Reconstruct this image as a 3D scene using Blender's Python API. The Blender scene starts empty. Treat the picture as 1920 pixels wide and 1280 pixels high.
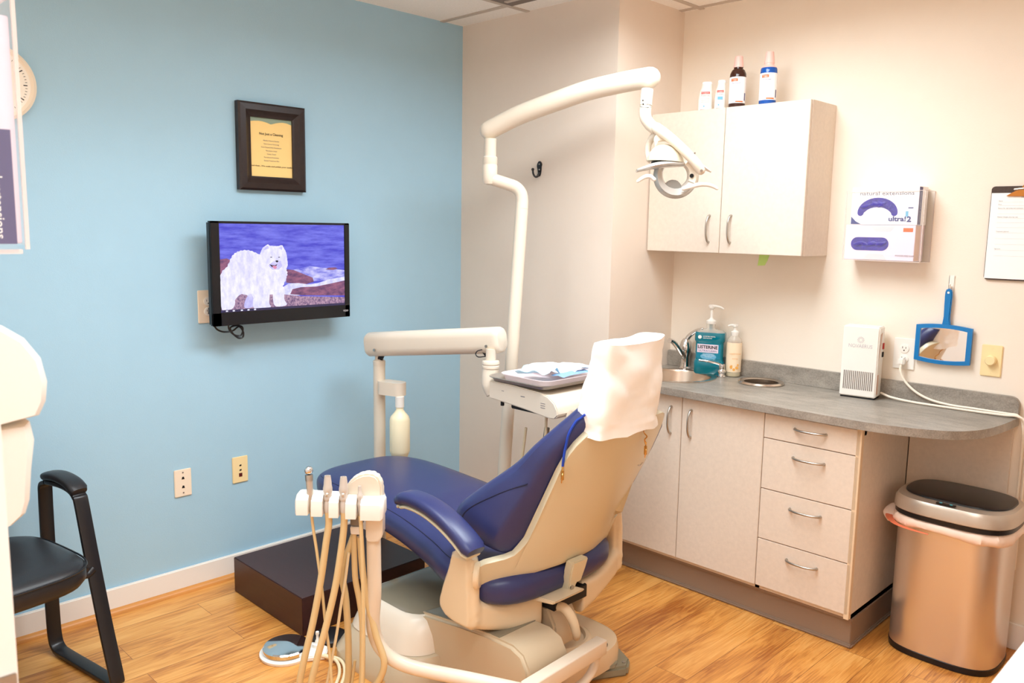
import bpy, bmesh, math, random
from mathutils import Vector, Matrix, noise
random.seed(7)
SC = bpy.context.scene
COL = SC.collection
V = Vector
# ------------------------------------------------------------------ camera
CR = V((0.7089849905, 0.7050258869, 0.0166967658))
CU = V((-0.1084514269, 0.0856050924, 0.9904090347))
CF = V((-0.6968346800, 0.7039959282, -0.1371537891))
CC = V((3.146687441, -3.273321089, 1.471963219))
FP = 1549.777
cam = bpy.data.cameras.new('camera')
cam.sensor_width = 36.0
cam.lens = 36.0 * FP / 1920.0
cam.clip_start = 0.05
cam.dof.use_dof = True
cam.dof.focus_distance = 2.9
cam.dof.aperture_fstop = 8.0
camo = bpy.data.objects.new('camera', cam)
M = Matrix((CR, CU, -CF)).transposed().to_4x4()
M.translation = CC
camo.matrix_world = M
COL.objects.link(camo)
SC.camera = camo
# ------------------------------------------------------------------ view, world, lights
SC.view_settings.view_transform = 'Standard'
SC.view_settings.look = 'None'
SC.view_settings.gamma = 1.0
SC.view_settings.use_curve_mapping = False
SC.view_settings.exposure = 0.0
SC.cycles.max_bounces = 16
SC.cycles.diffuse_bounces = 9
W = bpy.data.worlds.new('world')
SC.world = W
W.use_nodes = True
W.node_tree.nodes['Background'].inputs[0].default_value = (1.0, 0.95, 0.9, 1)
W.node_tree.nodes['Background'].inputs[1].default_value = 0.3
H = 2.436

def area(name, x, y, sx, sy, power, color, spread=180):
    l = bpy.data.lights.new(name, 'AREA')
    l.shape = 'RECTANGLE'
    l.size, l.size_y = sx, sy
    l.energy = power
    l.color = color
    l.spread = math.radians(spread)
    o = bpy.data.objects.new(name, l)
    o.location = (x, y, H - 0.045)
    COL.objects.link(o)
    return o
LIGHTS = [(1.62, -1.25, 0.56, 1.16, 33), (1.15, -2.4, 0.56, 1.16, 13), (2.65, -2.7, 0.56, 1.16, 15), (3.0, -4.1, 0.56, 1.16, 20)]  # last two are added fill lamps that brighten camera-facing surfaces
for k_, (lx, ly, sx, sy, pw) in enumerate(LIGHTS):
    area('troffer_and_fill_lamp', lx, ly, sx, sy, pw, (0.87, 1.0, 1.09), 170 if k_ == 0 else 132)

# ------------------------------------------------------------------ helpers
def lin(c):
    c = c / 255.0
    return c / 12.92 if c <= 0.04045 else ((c + 0.055) / 1.055) ** 2.4

def rgb(r, g, b):
    return (lin(r), lin(g), lin(b), 1.0)

MATS = {}
def mat(name, col, rough=0.5, metal=0.0, var=0.0, vscale=30.0, bump=0.0, bscale=200.0, coat=0.0,
        trans=0.0, ior=1.45, emit=0.0, alpha=1.0, spec=0.5, aniso=0.0, stretch=None):
    m = bpy.data.materials.new(name)
    m.use_nodes = True
    nt = m.node_tree
    b = nt.nodes['Principled BSDF']
    b.inputs['Base Color'].default_value = col
    b.inputs['Roughness'].default_value = rough
    b.inputs['Metallic'].default_value = metal
    b.inputs['IOR'].default_value = ior
    b.inputs['Specular IOR Level'].default_value = spec
    b.inputs['Coat Weight'].default_value = coat
    b.inputs['Transmission Weight'].default_value = trans
    b.inputs['Alpha'].default_value = alpha
    if aniso: b.inputs['Anisotropic'].default_value = aniso
    if emit:
        b.inputs['Emission Color'].default_value = col
        b.inputs['Emission Strength'].default_value = emit
    tc = nt.nodes.new('ShaderNodeTexCoord')
    src = tc.outputs['Object']
    if stretch:
        mp = nt.nodes.new('ShaderNodeMapping')
        mp.inputs['Scale'].default_value = stretch
        nt.links.new(src, mp.inputs[0]); src = mp.outputs[0]
    if var:
        n = nt.nodes.new('ShaderNodeTexNoise')
        n.inputs['Scale'].default_value = vscale
        n.inputs['Detail'].default_value = 6
        n.inputs['Roughness'].default_value = 0.65
        nt.links.new(src, n.inputs['Vector'])
        mr = nt.nodes.new('ShaderNodeMapRange')
        mr.inputs[1].default_value = 0.3; mr.inputs[2].default_value = 0.7
        mr.inputs[3].default_value = 1.0 - var; mr.inputs[4].default_value = 1.0 + var
        nt.links.new(n.outputs[0], mr.inputs[0])
        mx = nt.nodes.new('ShaderNodeMix'); mx.data_type = 'RGBA'; mx.blend_type = 'MULTIPLY'
        mx.inputs[0].default_value = 1.0
        mx.inputs[6].default_value = col
        nt.links.new(mr.outputs[0], mx.inputs[7])
        nt.links.new(mx.outputs[2], b.inputs['Base Color'])
    if bump:
        n2 = nt.nodes.new('ShaderNodeTexNoise')
        n2.inputs['Scale'].default_value = bscale
        n2.inputs['Detail'].default_value = 3
        nt.links.new(src, n2.inputs['Vector'])
        bp_ = nt.nodes.new('ShaderNodeBump')
        bp_.inputs['Strength'].default_value = bump
        bp_.inputs['Distance'].default_value = 0.002
        nt.links.new(n2.outputs[0], bp_.inputs['Height'])
        nt.links.new(bp_.outputs[0], b.inputs['Normal'])
    MATS[name] = m
    return m

m_blue = mat('blue_paint', rgb(166, 204, 225), 0.75, var=0.012, vscale=8, bump=0.15, bscale=260)
m_beige = mat('beige_paint', rgb(233, 218, 203), 0.75, var=0.012, vscale=8, bump=0.15, bscale=260)
m_cream = mat('cream_paint', rgb(241, 230, 215), 0.75, var=0.012, vscale=8, bump=0.15, bscale=260)
m_ceil = mat('ceiling_tile', rgb(248, 244, 238), 0.9, var=0.05, vscale=120, bump=0.4, bscale=150)
m_grid = mat('ceiling_grid', rgb(196, 184, 172), 0.5)
m_white = mat('white_trim_paint', rgb(240, 236, 230), 0.45)
m_oak = mat('oak_moulding', rgb(205, 140, 72), 0.4, var=0.15, vscale=25, stretch=(1, .12, 1))
m_lam = mat('cabinet_laminate', rgb(226, 213, 198), 0.4, var=0.05, vscale=55)
m_lamedge = mat('cabinet_edge_band', rgb(232, 208, 176), 0.45)
m_toe = mat('cove_base_rubber', rgb(146, 124, 106), 0.5)
m_plas = mat('dental_plastic', rgb(226, 214, 196), 0.3, spec=0.5)
m_plasw = mat('white_plastic', rgb(240, 236, 228), 0.3)
m_shell = mat('tan_shell_plastic', rgb(208, 198, 170), 0.3)
m_yoke = mat('yoke_plastic', rgb(222, 202, 170), 0.22)
m_basep = mat('base_plastic', rgb(196, 178, 150), 0.32)
m_based = mat('base_dark_plastic', rgb(132, 124, 106), 0.16)
m_foot = mat('foot_plate_paint', rgb(140, 134, 112), 0.4)
m_vinyl = mat('navy_vinyl', rgb(48, 53, 98), 0.33, var=0.03, vscale=60, bump=0.06, bscale=500)
m_seam = mat('navy_seam', rgb(28, 31, 62), 0.5)
m_dark = mat('dark_gap', rgb(24, 22, 22), 0.6)
m_blackm = mat('black_metal', rgb(30, 28, 30), 0.3)
m_blackp = mat('black_plastic', rgb(20, 20, 24), 0.28)
m_blackv = mat('black_vinyl', rgb(34, 32, 34), 0.38, bump=0.15, bscale=300)
m_chrome = mat('chrome', rgb(225, 225, 225), 0.08, 1.0)
m_steel = mat('brushed_steel', rgb(214, 200, 186), 0.24, 1.0, bump=0.03, bscale=400, stretch=(1, 1, .02))
m_nickel = mat('satin_nickel', rgb(186, 180, 172), 0.3, 1.0)
m_silver = mat('silver_plastic', rgb(200, 188, 174), 0.3, 0.6)
m_hose = mat('tan_hose', rgb(218, 194, 146), 0.4)
m_hosew = mat('cream_hose', rgb(232, 214, 176), 0.4)
m_wenge = mat('dark_wood_laminate', rgb(62, 34, 31), 0.38, var=0.12, vscale=90, stretch=(.1, 1, 1))
m_tyvek = mat('white_nonwoven', rgb(250, 246, 240), 0.6, var=0.01, vscale=80)
m_paper = mat('white_paper', rgb(250, 250, 248), 0.7)
m_cream_paper = mat('yellow_notice_paper', rgb(248, 214, 140), 0.6)
m_sage = mat('sage_print', rgb(140, 160, 140), 0.6)
m_ink = mat('ink_black', rgb(36, 32, 34), 0.6)
m_inkg = mat('ink_grey', rgb(120, 116, 124), 0.6)
m_inkl = mat('ink_light_grey', rgb(196, 192, 196), 0.6)
m_frame = mat('espresso_frame', rgb(40, 27, 25), 0.35, var=0.2, vscale=60)
m_ivory = mat('ivory_plate', rgb(244, 222, 170), 0.35)
m_almond = mat('light_almond_plate', rgb(244, 228, 206), 0.35)
m_acry = mat('clear_acrylic', rgb(250, 246, 244), 0.06, alpha=0.05)
m_acrye = mat('acrylic_edge_glint', rgb(246, 232, 226), 0.15, alpha=0.6)  # pale tint stands for light caught along the cut edges
m_glovep = mat('violet_nitrile', rgb(46, 30, 150), 0.45, var=0.35, vscale=70, bump=1.0, bscale=90)
m_boxw = mat('glove_box_white', rgb(250, 248, 250), 0.5)
m_boxl = mat('glove_box_lilac', rgb(238, 222, 236), 0.5)
m_boxt = mat('glove_box_side_tan', rgb(222, 186, 166), 0.5)
m_indigo = mat('indigo_print', rgb(70, 66, 118), 0.5)
m_navyp = mat('navy_print', rgb(52, 62, 128), 0.5)
m_orange = mat('orange_print', rgb(238, 106, 40), 0.5)
m_redp = mat('red_print', rgb(224, 58, 44), 0.5)
m_pinkp = mat('pink_print', rgb(240, 168, 156), 0.5)
m_skyp = mat('sky_print', rgb(110, 180, 214), 0.5)
m_pinkcap = mat('pale_pink_cap', rgb(250, 200, 190), 0.4)
m_brownb = mat('brown_bottle', rgb(62, 34, 26), 0.12)
m_blueliq = mat('blue_mouthwash', rgb(22, 84, 170), 0.1)
m_teal = mat('teal_mouthwash', rgb(4, 120, 138), 0.08, coat=0.3)
m_tealD = mat('teal_label', rgb(16, 130, 158), 0.35)
m_clear = mat('clear_bottle', rgb(250, 240, 226), 0.06, alpha=0.35)
m_soap = mat('soap_label_cream', rgb(250, 228, 196), 0.4)
m_gold = mat('soap_gold_print', rgb(240, 176, 90), 0.5)
m_olive = mat('soap_liquid', rgb(176, 160, 84), 0.15)
m_mirb = mat('azure_mirror_plastic', rgb(16, 118, 184), 0.3)
m_mirror = mat('mirror_glass', rgb(240, 240, 240), 0.02, 1.0)
m_board = mat('brown_hardboard', rgb(70, 54, 46), 0.6, var=0.2, vscale=150)
m_copper = mat('bronze_clip', rgb(190, 122, 56), 0.3, 0.7)
m_cord = mat('white_cord', rgb(246, 236, 220), 0.4)
m_binbag = mat('translucent_bin_bag', rgb(250, 226, 208), 0.4)
m_binstr = mat('coral_drawstring', rgb(244, 130, 90), 0.45)
m_bottle = mat('milky_water_bottle', rgb(248, 236, 200), 0.35)
m_maskb = mat('pale_blue_paper', rgb(196, 230, 240), 0.7)
m_maskd = mat('blue_sleeve_edge', rgb(140, 176, 214), 0.6)
m_lilact = mat('lilac_tray', rgb(232, 218, 222), 0.35)
m_greytray = mat('grey_tray', rgb(168, 160, 152), 0.3, 0.5)
m_cordb = mat('royal_blue_cord', rgb(20, 62, 170), 0.4)
m_greent = mat('lime_note', rgb(196, 230, 130), 0.6)
m_grease = mat('lamp_grey', rgb(132, 126, 118), 0.35)
m_valve = mat('grey_valve_plastic', rgb(204, 194, 184), 0.3, 0.25)
m_lampsilver = mat('lamp_reflector_silver', rgb(205, 202, 196), 0.2, 0.5)
m_vent = mat('vent_grey', rgb(120, 108, 100), 0.6)
m_speck = mat('white_speckled_laminate', rgb(232, 222, 212), 0.4, var=0.06, vscale=160)
m_clockf = mat('clock_face', rgb(244, 236, 222), 0.5)
m_brass = mat('brass_clip', rgb(214, 170, 96), 0.25, 0.9)
m_led = mat('teal_led', rgb(60, 150, 160), 0.4, emit=0.3)
m_ledr = mat('red_switch', rgb(190, 40, 28), 0.4)
m_diff = mat('lamp_diffuser', rgb(255, 244, 228), 0.5, emit=2.0)

# countertop laminate: grey with cloudy streaks and speckle
def counter_mat():
    m = bpy.data.materials.new('grey_speckled_laminate'); m.use_nodes = True
    nt = m.node_tree; b = nt.nodes['Principled BSDF']
    tc = nt.nodes.new('ShaderNodeTexCoord')
    a = nt.nodes.new('ShaderNodeTexNoise'); a.inputs['Scale'].default_value = 14; a.inputs['Detail'].default_value = 8; a.inputs['Roughness'].default_value = .7
    s = nt.nodes.new('ShaderNodeTexNoise'); s.inputs['Scale'].default_value = 230; s.inputs['Detail'].default_value = 2
    mp = nt.nodes.new('ShaderNodeMapping'); mp.inputs['Scale'].default_value = (.5, 1.6, 1)
    nt.links.new(tc.outputs['Object'], mp.inputs[0]); nt.links.new(mp.outputs[0], a.inputs['Vector']); nt.links.new(tc.outputs['Object'], s.inputs['Vector'])
    r = nt.nodes.new('ShaderNodeValToRGB')
    r.color_ramp.elements[0].position = .32; r.color_ramp.elements[0].color = rgb(126, 119, 110)
    r.color_ramp.elements[1].position = .68; r.color_ramp.elements[1].color = rgb(168, 160, 149)
    mx = nt.nodes.new('ShaderNodeMath'); mx.operation = 'MULTIPLY_ADD'; mx.inputs[1].default_value = .45
    nt.links.new(s.outputs[0], mx.inputs[0])
    sub = nt.nodes.new('ShaderNodeMath'); sub.operation = 'SUBTRACT'; sub.inputs[1].default_value = .22
    nt.links.new(a.outputs[0], sub.inputs[0]); nt.links.new(sub.outputs[0], mx.inputs[2])
    nt.links.new(mx.outputs[0], r.inputs[0]); nt.links.new(r.outputs[0], b.inputs['Base Color'])
    b.inputs['Roughness'].default_value = .36
    return m
m_counter = counter_mat()

# oak plank floor, boards along y
def floor_mat():
    m = bpy.data.materials.new('honey_oak_planks'); m.use_nodes = True
    nt = m.node_tree; b = nt.nodes['Principled BSDF']; N = nt.nodes.new; L = nt.links.new
    tc = N('ShaderNodeTexCoord')
    mp = N('ShaderNodeMapping'); mp.inputs['Rotation'].default_value = (0, 0, math.pi / 2); L(tc.outputs['Object'], mp.inputs[0])
    br = N('ShaderNodeTexBrick'); br.offset = .37; br.inputs['Scale'].default_value = 1.0
    br.inputs['Brick Width'].default_value = 0.92; br.inputs['Row Height'].default_value = 0.125
    br.inputs['Mortar Size'].default_value = 0.0008; br.inputs['Mortar Smooth'].default_value = 0.2
    br.inputs['Color1'].default_value = (0, 0, 0, 1); br.inputs['Color2'].default_value = (1, 1, 1, 1); br.inputs['Mortar'].default_value = (.5, .5, .5, 1)
    L(mp.outputs[0], br.inputs['Vector'])
    # grain offset per board
    off = N('ShaderNodeVectorMath'); off.operation = 'SCALE'; off.inputs['Scale'].default_value = 3.7
    L(br.outputs['Color'], off.inputs[0])
    add = N('ShaderNodeVectorMath'); add.operation = 'ADD'; L(mp.outputs[0], add.inputs[0]); L(off.outputs[0], add.inputs[1])
    st = N('ShaderNodeMapping'); st.inputs['Scale'].default_value = (1.6, 14, 1); L(add.outputs[0], st.inputs[0])
    wv = N('ShaderNodeTexNoise'); wv.inputs['Scale'].default_value = 1.3; wv.inputs['Detail'].default_value = 3; wv.inputs['Distortion'].default_value = 1.2
    L(st.outputs[0], wv.inputs['Vector'])
    rings = N('ShaderNodeMath'); rings.operation = 'MULTIPLY'; rings.inputs[1].default_value = 30; L(wv.outputs[0], rings.inputs[0])
    sn = N('ShaderNodeMath'); sn.operation = 'SINE'; L(rings.outputs[0], sn.inputs[0])
    st2 = N('ShaderNodeMapping'); st2.inputs['Scale'].default_value = (3.2, 150, 1); L(add.outputs[0], st2.inputs[0])
    fn = N('ShaderNodeTexNoise'); fn.inputs['Scale'].default_value = 1.6; fn.inputs['Detail'].default_value = 8; fn.inputs['Roughness'].default_value = .7; L(st2.outputs[0], fn.inputs['Vector'])
    st3 = N('ShaderNodeMapping'); st3.inputs['Scale'].default_value = (1.4, 6, 1); L(add.outputs[0], st3.inputs[0])
    bl = N('ShaderNodeTexNoise'); bl.inputs['Scale'].default_value = 1.8; bl.inputs['Detail'].default_value = 2; L(st3.outputs[0], bl.inputs['Vector'])
    def mul(a, k, c):
        n = N('ShaderNodeMath'); n.operation = 'MULTIPLY_ADD'; n.inputs[1].default_value = k; L(a, n.inputs[0])
        if isinstance(c, float): n.inputs[2].default_value = c
        else: L(c, n.inputs[2])
        return n.outputs[0]
    v = mul(sn.outputs[0], .07, .0)
    v = mul(fn.outputs[0], .8, v)
    v = mul(bl.outputs[0], .7, v)
    sep = N('ShaderNodeSeparateColor'); L(br.outputs['Color'], sep.inputs[0])
    v = mul(sep.outputs[0], .12, v)
    v = mul(v, 1.0, -.33)
    r = N('ShaderNodeValToRGB'); e = r.color_ramp.elements
    e[0].position = .22; e[0].color = rgb(158, 90, 36)
    e[1].position = .78; e[1].color = rgb(234, 174, 98)
    q = e.new(.5); q.color = rgb(214, 146, 70)
    L(v, r.inputs[0])
    dk = N('ShaderNodeMix'); dk.data_type = 'RGBA'; dk.blend_type = 'MIX'; L(br.outputs['Fac'], dk.inputs[0])
    L(r.outputs[0], dk.inputs[6]); dk.inputs[7].default_value = rgb(120, 70, 32)
    L(dk.outputs[2], b.inputs['Base Color'])
    b.inputs['Roughness'].default_value = .33
    return m
m_floor = floor_mat()

# -------- geometry builder
def catmull(pts, sub=6, closed=False):
    P = [V(p) for p in pts]
    n = len(P)
    if n < 3: return P
    out = []
    rng = range(n) if closed else range(n - 1)
    for i in rng:
        p0 = P[(i - 1) % n] if (closed or i > 0) else P[0] * 2 - P[1]
        p1 = P[i]; p2 = P[(i + 1) % n]
        p3 = P[(i + 2) % n] if (closed or i + 2 < n) else P[-1] * 2 - P[-2]
        for k in range(sub):
            t = k / sub
            out.append(0.5 * ((2 * p1) + (p2 - p0) * t + (2 * p0 - 5 * p1 + 4 * p2 - p3) * t * t + (3 * p1 - p0 - 3 * p2 + p3) * t ** 3))
    if not closed: out.append(P[-1])
    return out

def lerp_list(vals, n):
    out = []
    m = len(vals) - 1
    for i in range(n):
        f = i / (n - 1) * m
        k = min(int(f), m - 1)
        out.append(vals[k] + (vals[k + 1] - vals[k]) * (f - k))
    return out

class MB:
    def __init__(self, m=None):
        self.bm = bmesh.new(); self.mats = []; self.cur = 0
        if m: self.use(m)
    def use(self, m):
        if m not in self.mats: self.mats.append(m)
        self.cur = self.mats.index(m); return self
    def merge(self, t):
        for f in t.faces: f.material_index = self.cur
        me = bpy.data.meshes.new('tmp'); t.to_mesh(me); t.free()
        self.bm.from_mesh(me); bpy.data.meshes.remove(me); return self
    def box(self, a, b, bev=0.0, seg=2, mtx=None):
        t = bmesh.new()
        r = bmesh.ops.create_cube(t, size=1.0)
        a, b = V(a), V(b); c = (a + b) / 2; s = b - a
        for v in t.verts: v.co = V((v.co.x * s.x, v.co.y * s.y, v.co.z * s.z)) + c
        if bev: bmesh.ops.bevel(t, geom=t.edges[:], offset=bev, segments=seg, affect='EDGES', clamp_overlap=True)
        if mtx is not None: bmesh.ops.transform(t, matrix=mtx, verts=t.verts)
        return self.merge(t)
    def rings(self, rings, cap0=True, cap1=True, closed=False):
        t = bmesh.new()
        R = [[t.verts.new(p) for p in r] for r in rings]
        n = len(R[0]); m = len(R)
        for i in range(m if closed else m - 1):
            a = R[i]; b = R[(i + 1) % m]
            for j in range(n):
                try: t.faces.new((a[j], a[(j + 1) % n], b[(j + 1) % n], b[j]))
                except ValueError: pass
        if not closed:
            if cap0: t.faces.new(R[0][::-1])
            if cap1: t.faces.new(R[-1])
        bmesh.ops.recalc_face_normals(t, faces=t.faces)
        return self.merge(t)
    def tube(self, pts, r, n=12, sub=6, smooth=True, closed=False, ry=None, round_end=False):
        P = catmull(pts, sub, closed) if (smooth and len(pts) > 2) else [V(p) for p in pts]
        rl = lerp_list(r, len(P)) if isinstance(r, (list, tuple)) else [r] * len(P)
        rings = []; prev = None
        m = len(P)
        for i, p in enumerate(P):
            if closed: d = P[(i + 1) % m] - P[(i - 1) % m]
            else: d = P[min(i + 1, m - 1)] - P[max(i - 1, 0)]
            d.normalize()
            if prev is None:
                ref = V((0, 0, 1)) if abs(d.z) < 0.9 else V((1, 0, 0))
                u = d.cross(ref).normalized()
            else:
                u = (prev - d * prev.dot(d))
                u = u.normalized() if u.length > 1e-6 else d.cross(V((0, 0, 1))).normalized()
            prev = u; w = d.cross(u)
            k = (ry / rl[i] if ry else 1.0)
            rings.append([p + (u * math.cos(2 * math.pi * j / n) + w * math.sin(2 * math.pi * j / n) * k) * rl[i] for j in range(n)])
        if round_end and not closed:
            def dome(ring, p, d, r):
                out = []
                for q in (0.35, 0.7, 0.93):
                    s = math.sqrt(1 - q * q)
                    out.append([p + (x - p) * s + d * r * q for x in ring])
                return out
            d0 = (P[0] - P[1]).normalized(); d1 = (P[-1] - P[-2]).normalized()
            a = dome(rings[0], P[0], d0, rl[0])[::-1]; b = dome(rings[-1], P[-1], d1, rl[-1])
            rings = a + rings + b
        return self.rings(rings, closed=closed)
    def lathe(self, prof, o=(0, 0, 0), ax=(0, 0, 1), n=24, sx=1.0, sy=1.0, xref=None, cap=True):
        ax = V(ax).normalized()
        if xref is None: xref = V((1, 0, 0)) if abs(ax.x) < .9 else V((0, 1, 0))
        u = (V(xref) - ax * V(xref).dot(ax)).normalized(); w = ax.cross(u); o = V(o)
        rings = [[o + ax * z + u * (r * sx * math.cos(2 * math.pi * j / n)) + w * (r * sy * math.sin(2 * math.pi * j / n)) for j in range(n)] for r, z in prof]
        return self.rings(rings, cap0=cap, cap1=cap)
    def prism(self, poly, off, bev=0.0, seg=2):
        t = bmesh.new(); off = V(off)
        vs = [t.verts.new(V(p)) for p in poly]
        f = t.faces.new(vs)
        r = bmesh.ops.extrude_face_region(t, geom=[f])
        nv = [g for g in r['geom'] if isinstance(g, bmesh.types.BMVert)]
        bmesh.ops.translate(t, vec=off, verts=nv)
        bmesh.ops.recalc_face_normals(t, faces=t.faces)
        if bev: bmesh.ops.bevel(t, geom=t.edges[:], offset=bev, segments=seg, affect='EDGES', clamp_overlap=True)
        return self.merge(t)
    def poly(self, pts):
        t = bmesh.new(); t.faces.new([t.verts.new(V(p)) for p in pts]); return self.merge(t)
    def sphere(self, c, r, sc=(1, 1, 1), n=16, mtx=None):
        t = bmesh.new(); bmesh.ops.create_uvsphere(t, u_segments=n, v_segments=max(6, n // 2), radius=r)
        for v in t.verts: v.co = V((v.co.x * sc[0], v.co.y * sc[1], v.co.z * sc[2]))
        if mtx is not None: bmesh.ops.transform(t, matrix=mtx, verts=t.verts)
        bmesh.ops.translate(t, vec=V(c), verts=t.verts)
        return self.merge(t)
    def mesh(self, me, mtx):
        t = bmesh.new(); t.from_mesh(me); bmesh.ops.transform(t, matrix=mtx, verts=t.verts); return self.merge(t)
    def text(self, s, o, right, up, h, align='LEFT', width=None, depth=0.0004, bold=0.0):
        """flat lettering: o = baseline start, h = cap height"""
        cu = bpy.data.curves.new('txt', 'FONT'); cu.body = s; cu.align_x = align; cu.size = 1.0
        cu.extrude = 0.0; cu.offset = bold; cu.resolution_u = 2
        ob = bpy.data.objects.new('txt', cu); COL.objects.link(ob)
        dg = bpy.context.evaluated_depsgraph_get(); dg.update()
        me = bpy.data.meshes.new_from_object(ob.evaluated_get(dg))
        bpy.data.objects.remove(ob); bpy.data.curves.remove(cu)
        right = V(right).normalized(); up = V(up).normalized(); nrm = right.cross(up)
        xs = [v.co.x for v in me.vertices] or [0, 1]
        k = h / 0.7
        kx = k
        if width: kx = width / max(1e-6, max(xs) - min(xs))
        mt = Matrix((right * kx, up * k, nrm)).transposed().to_4x4(); mt.translation = V(o) + nrm * depth
        self.mesh(me, mt); bpy.data.meshes.remove(me); return self
    def build(self, name, parent=None, angle=40, local=False, **kw):
        me = bpy.data.meshes.new(name)
        if not local:
            root = parent
            while root is not None and root.parent is not None: root = root.parent
            if root is not None:
                mt = Matrix.Translation(root.location) @ root.rotation_euler.to_matrix().to_4x4()
                bmesh.ops.transform(self.bm, matrix=mt.inverted(), verts=self.bm.verts)
        org = None
        if parent is None and not local:
            xs = [v.co for v in self.bm.verts]
            lo = V((min(c.x for c in xs), min(c.y for c in xs), min(c.z for c in xs))); hi = V((max(c.x for c in xs), max(c.y for c in xs), max(c.z for c in xs)))
            org = V(((lo.x + hi.x) / 2, (lo.y + hi.y) / 2, lo.z))
            bmesh.ops.translate(self.bm, vec=-org, verts=self.bm.verts)
        for f in self.bm.faces: f.smooth = True
        self.bm.to_mesh(me); self.bm.free()
        for m in self.mats: me.materials.append(m)
        try: me.set_sharp_from_angle(angle=math.radians(angle))
        except Exception: pass
        o = bpy.data.objects.new(name, me); COL.objects.link(o)
        if org is not None: o.location = org
        if parent is not None: o.parent = parent
        for k, v in kw.items(): o[k] = v
        return o

def thing(name, loc, label, cat, rz=0.0, group=None):
    o = bpy.data.objects.new(name, None); o.empty_display_size = .05; COL.objects.link(o)
    o.location = loc; o.rotation_euler = (0, 0, rz)
    o['label'] = label; o['category'] = cat
    if group: o['group'] = group
    return o
def struct(mb, name, **kw):
    return mb.build(name, kind='structure', **kw)
def ray(u, v): return CF + CR * ((u - 960) / FP) + CU * ((640 - v) / FP)
def at(u, v, d): return CC + ray(u, v) * d
def on(u, v, ax, val):
    d = ray(u, v); i = 'xyz'.index(ax); return CC + d * ((val - CC[i]) / d[i])
def solid(o, t, off=-1.0):
    m = o.modifiers.new('thickness', 'SOLIDIFY'); m.thickness = t; m.offset = off
def subd(o, l=1):
    m = o.modifiers.new('smooth', 'SUBSURF'); m.levels = l; m.render_levels = l
def rrect(cx, cy, hx, hy, r, n=6):
    out = []
    for (sx, sy, a0) in ((1, 1, 0), (-1, 1, 90), (-1, -1, 180), (1, -1, 270)):
        for k in range(n + 1):
            a = math.radians(a0 + 90 * k / n)
            out.append((cx + sx * (hx - r) + r * math.cos(a), cy + sy * (hy - r) + r * math.sin(a)))
    return out
def sellipse(cx, cy, hx, hy, p=3.0, n=40):
    out = []
    for k in range(n):
        a = 2 * math.pi * k / n; c, s = math.cos(a), math.sin(a)
        out.append((cx + hx * math.copysign(abs(c) ** (2 / p), c), cy + hy * math.copysign(abs(s) ** (2 / p), s)))
    return out

# ================================================================== ROOM
XS, D = 0.959, 0.472      # jog corner x, back wall at y = -D
HF = H + 0.3
struct(MB(m_floor).box((-0.3, -4.9, -0.05), (4.1, 0.3, 0.0)), 'floor')
mb = MB(m_ceil).box((-0.3, -4.9, H), (4.1, 0.3, H + 0.05))
struct(mb, 'ceiling')
mb = MB(m_grid)
for x in (0.44, 1.05, 1.66, 2.27, 2.88, 3.49): mb.box((x - .012, -4.8, H - .004), (x + .012, 0.0, H + .002))
for y in (-.035, -.605, -1.215, -1.825, -2.435, -3.045, -3.655, -4.265): mb.box((0.0, y - .012, H - .0042), (4.0, y + .012, H + .002))
mb.use(m_ceil)
struct(mb, 'trim_1')
struct(MB(m_blue).box((-0.15, -4.8, 0), (0.0, -D, HF)), 'wall_left')
mb = MB(m_beige).box((-0.15, -D, 0), (XS, 0.15, HF))
struct(mb, 'wall_back')
struct(MB(m_cream).box((XS, 0.0, 0), (4.1, 0.15, HF)), 'wall_right')
m_hall = mat('hall_paint', rgb(238, 232, 224), 0.75)
struct(MB(m_hall).box((-0.1, -3.2, 0), (2.178, -3.05, HF)), 'wall_front')
struct(MB(m_hall).box((3.95, -4.8, 0), (4.1, 0.0, HF)), 'wall_side')
struct(MB(m_hall).box((-0.1, -4.95, 0), (4.1, -4.8, HF)), 'wall_hall')
# baseboards
def baseb(name, x0, x1, y0, y1, nrm):
    mb = MB(m_white); mb.box((x0, y0, 0.0), (x1, y1, 0.098), 0.004)
    return struct(mb, name)
baseb('baseboard_left', 0.0, 0.014, -3.05, -D, 1)
mb = MB(m_oak)
mb.rings([[V((0.014, y, 0.0)), V((0.034, y, 0.0)), V((0.032, y, 0.009)), V((0.026, y, 0.016)), V((0.014, y, 0.02))] for y in (-3.05, -D)])
struct(mb, 'trim_2')
baseb('baseboard_back', 0.014, XS + .0, -D - .014, -D, 1)
baseb('baseboard_right', 2.08, 3.95, -.014, 0, 1)
baseb('baseboard_front', 0.0, 2.178, -3.05, -3.036, 1)
# door jamb strike plate on the end of the front wall
mb = MB(m_nickel).box((2.1785, -3.10, .905), (2.181, -3.052, .985), .001)
mb.tube([(2.18, -3.056, .925), (2.181, -3.046, .925), (2.179, -3.036, .925)], .0025, n=8)
mb.box((2.1775, -3.0535, .915), (2.1805, -3.030, .945), .001)
struct(mb, 'trim_3')
# hvac vent in the ceiling
t = thing('ceiling_vent', (.78, -.915, H - .012), 'grey square air vent set in the ceiling tiles above the dental light', 'vent')
MB(m_vent).box((.482, -1.2, H - .014), (1.04, -.617, H - .003), .002).build('vent_frame', t)
mb = MB(m_grid)
for k in range(7): mb.box((.52, -1.17 + k * .078, H - .02), (1.0, -1.15 + k * .078, H - .014))
mb.build('louvre', t)
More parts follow.
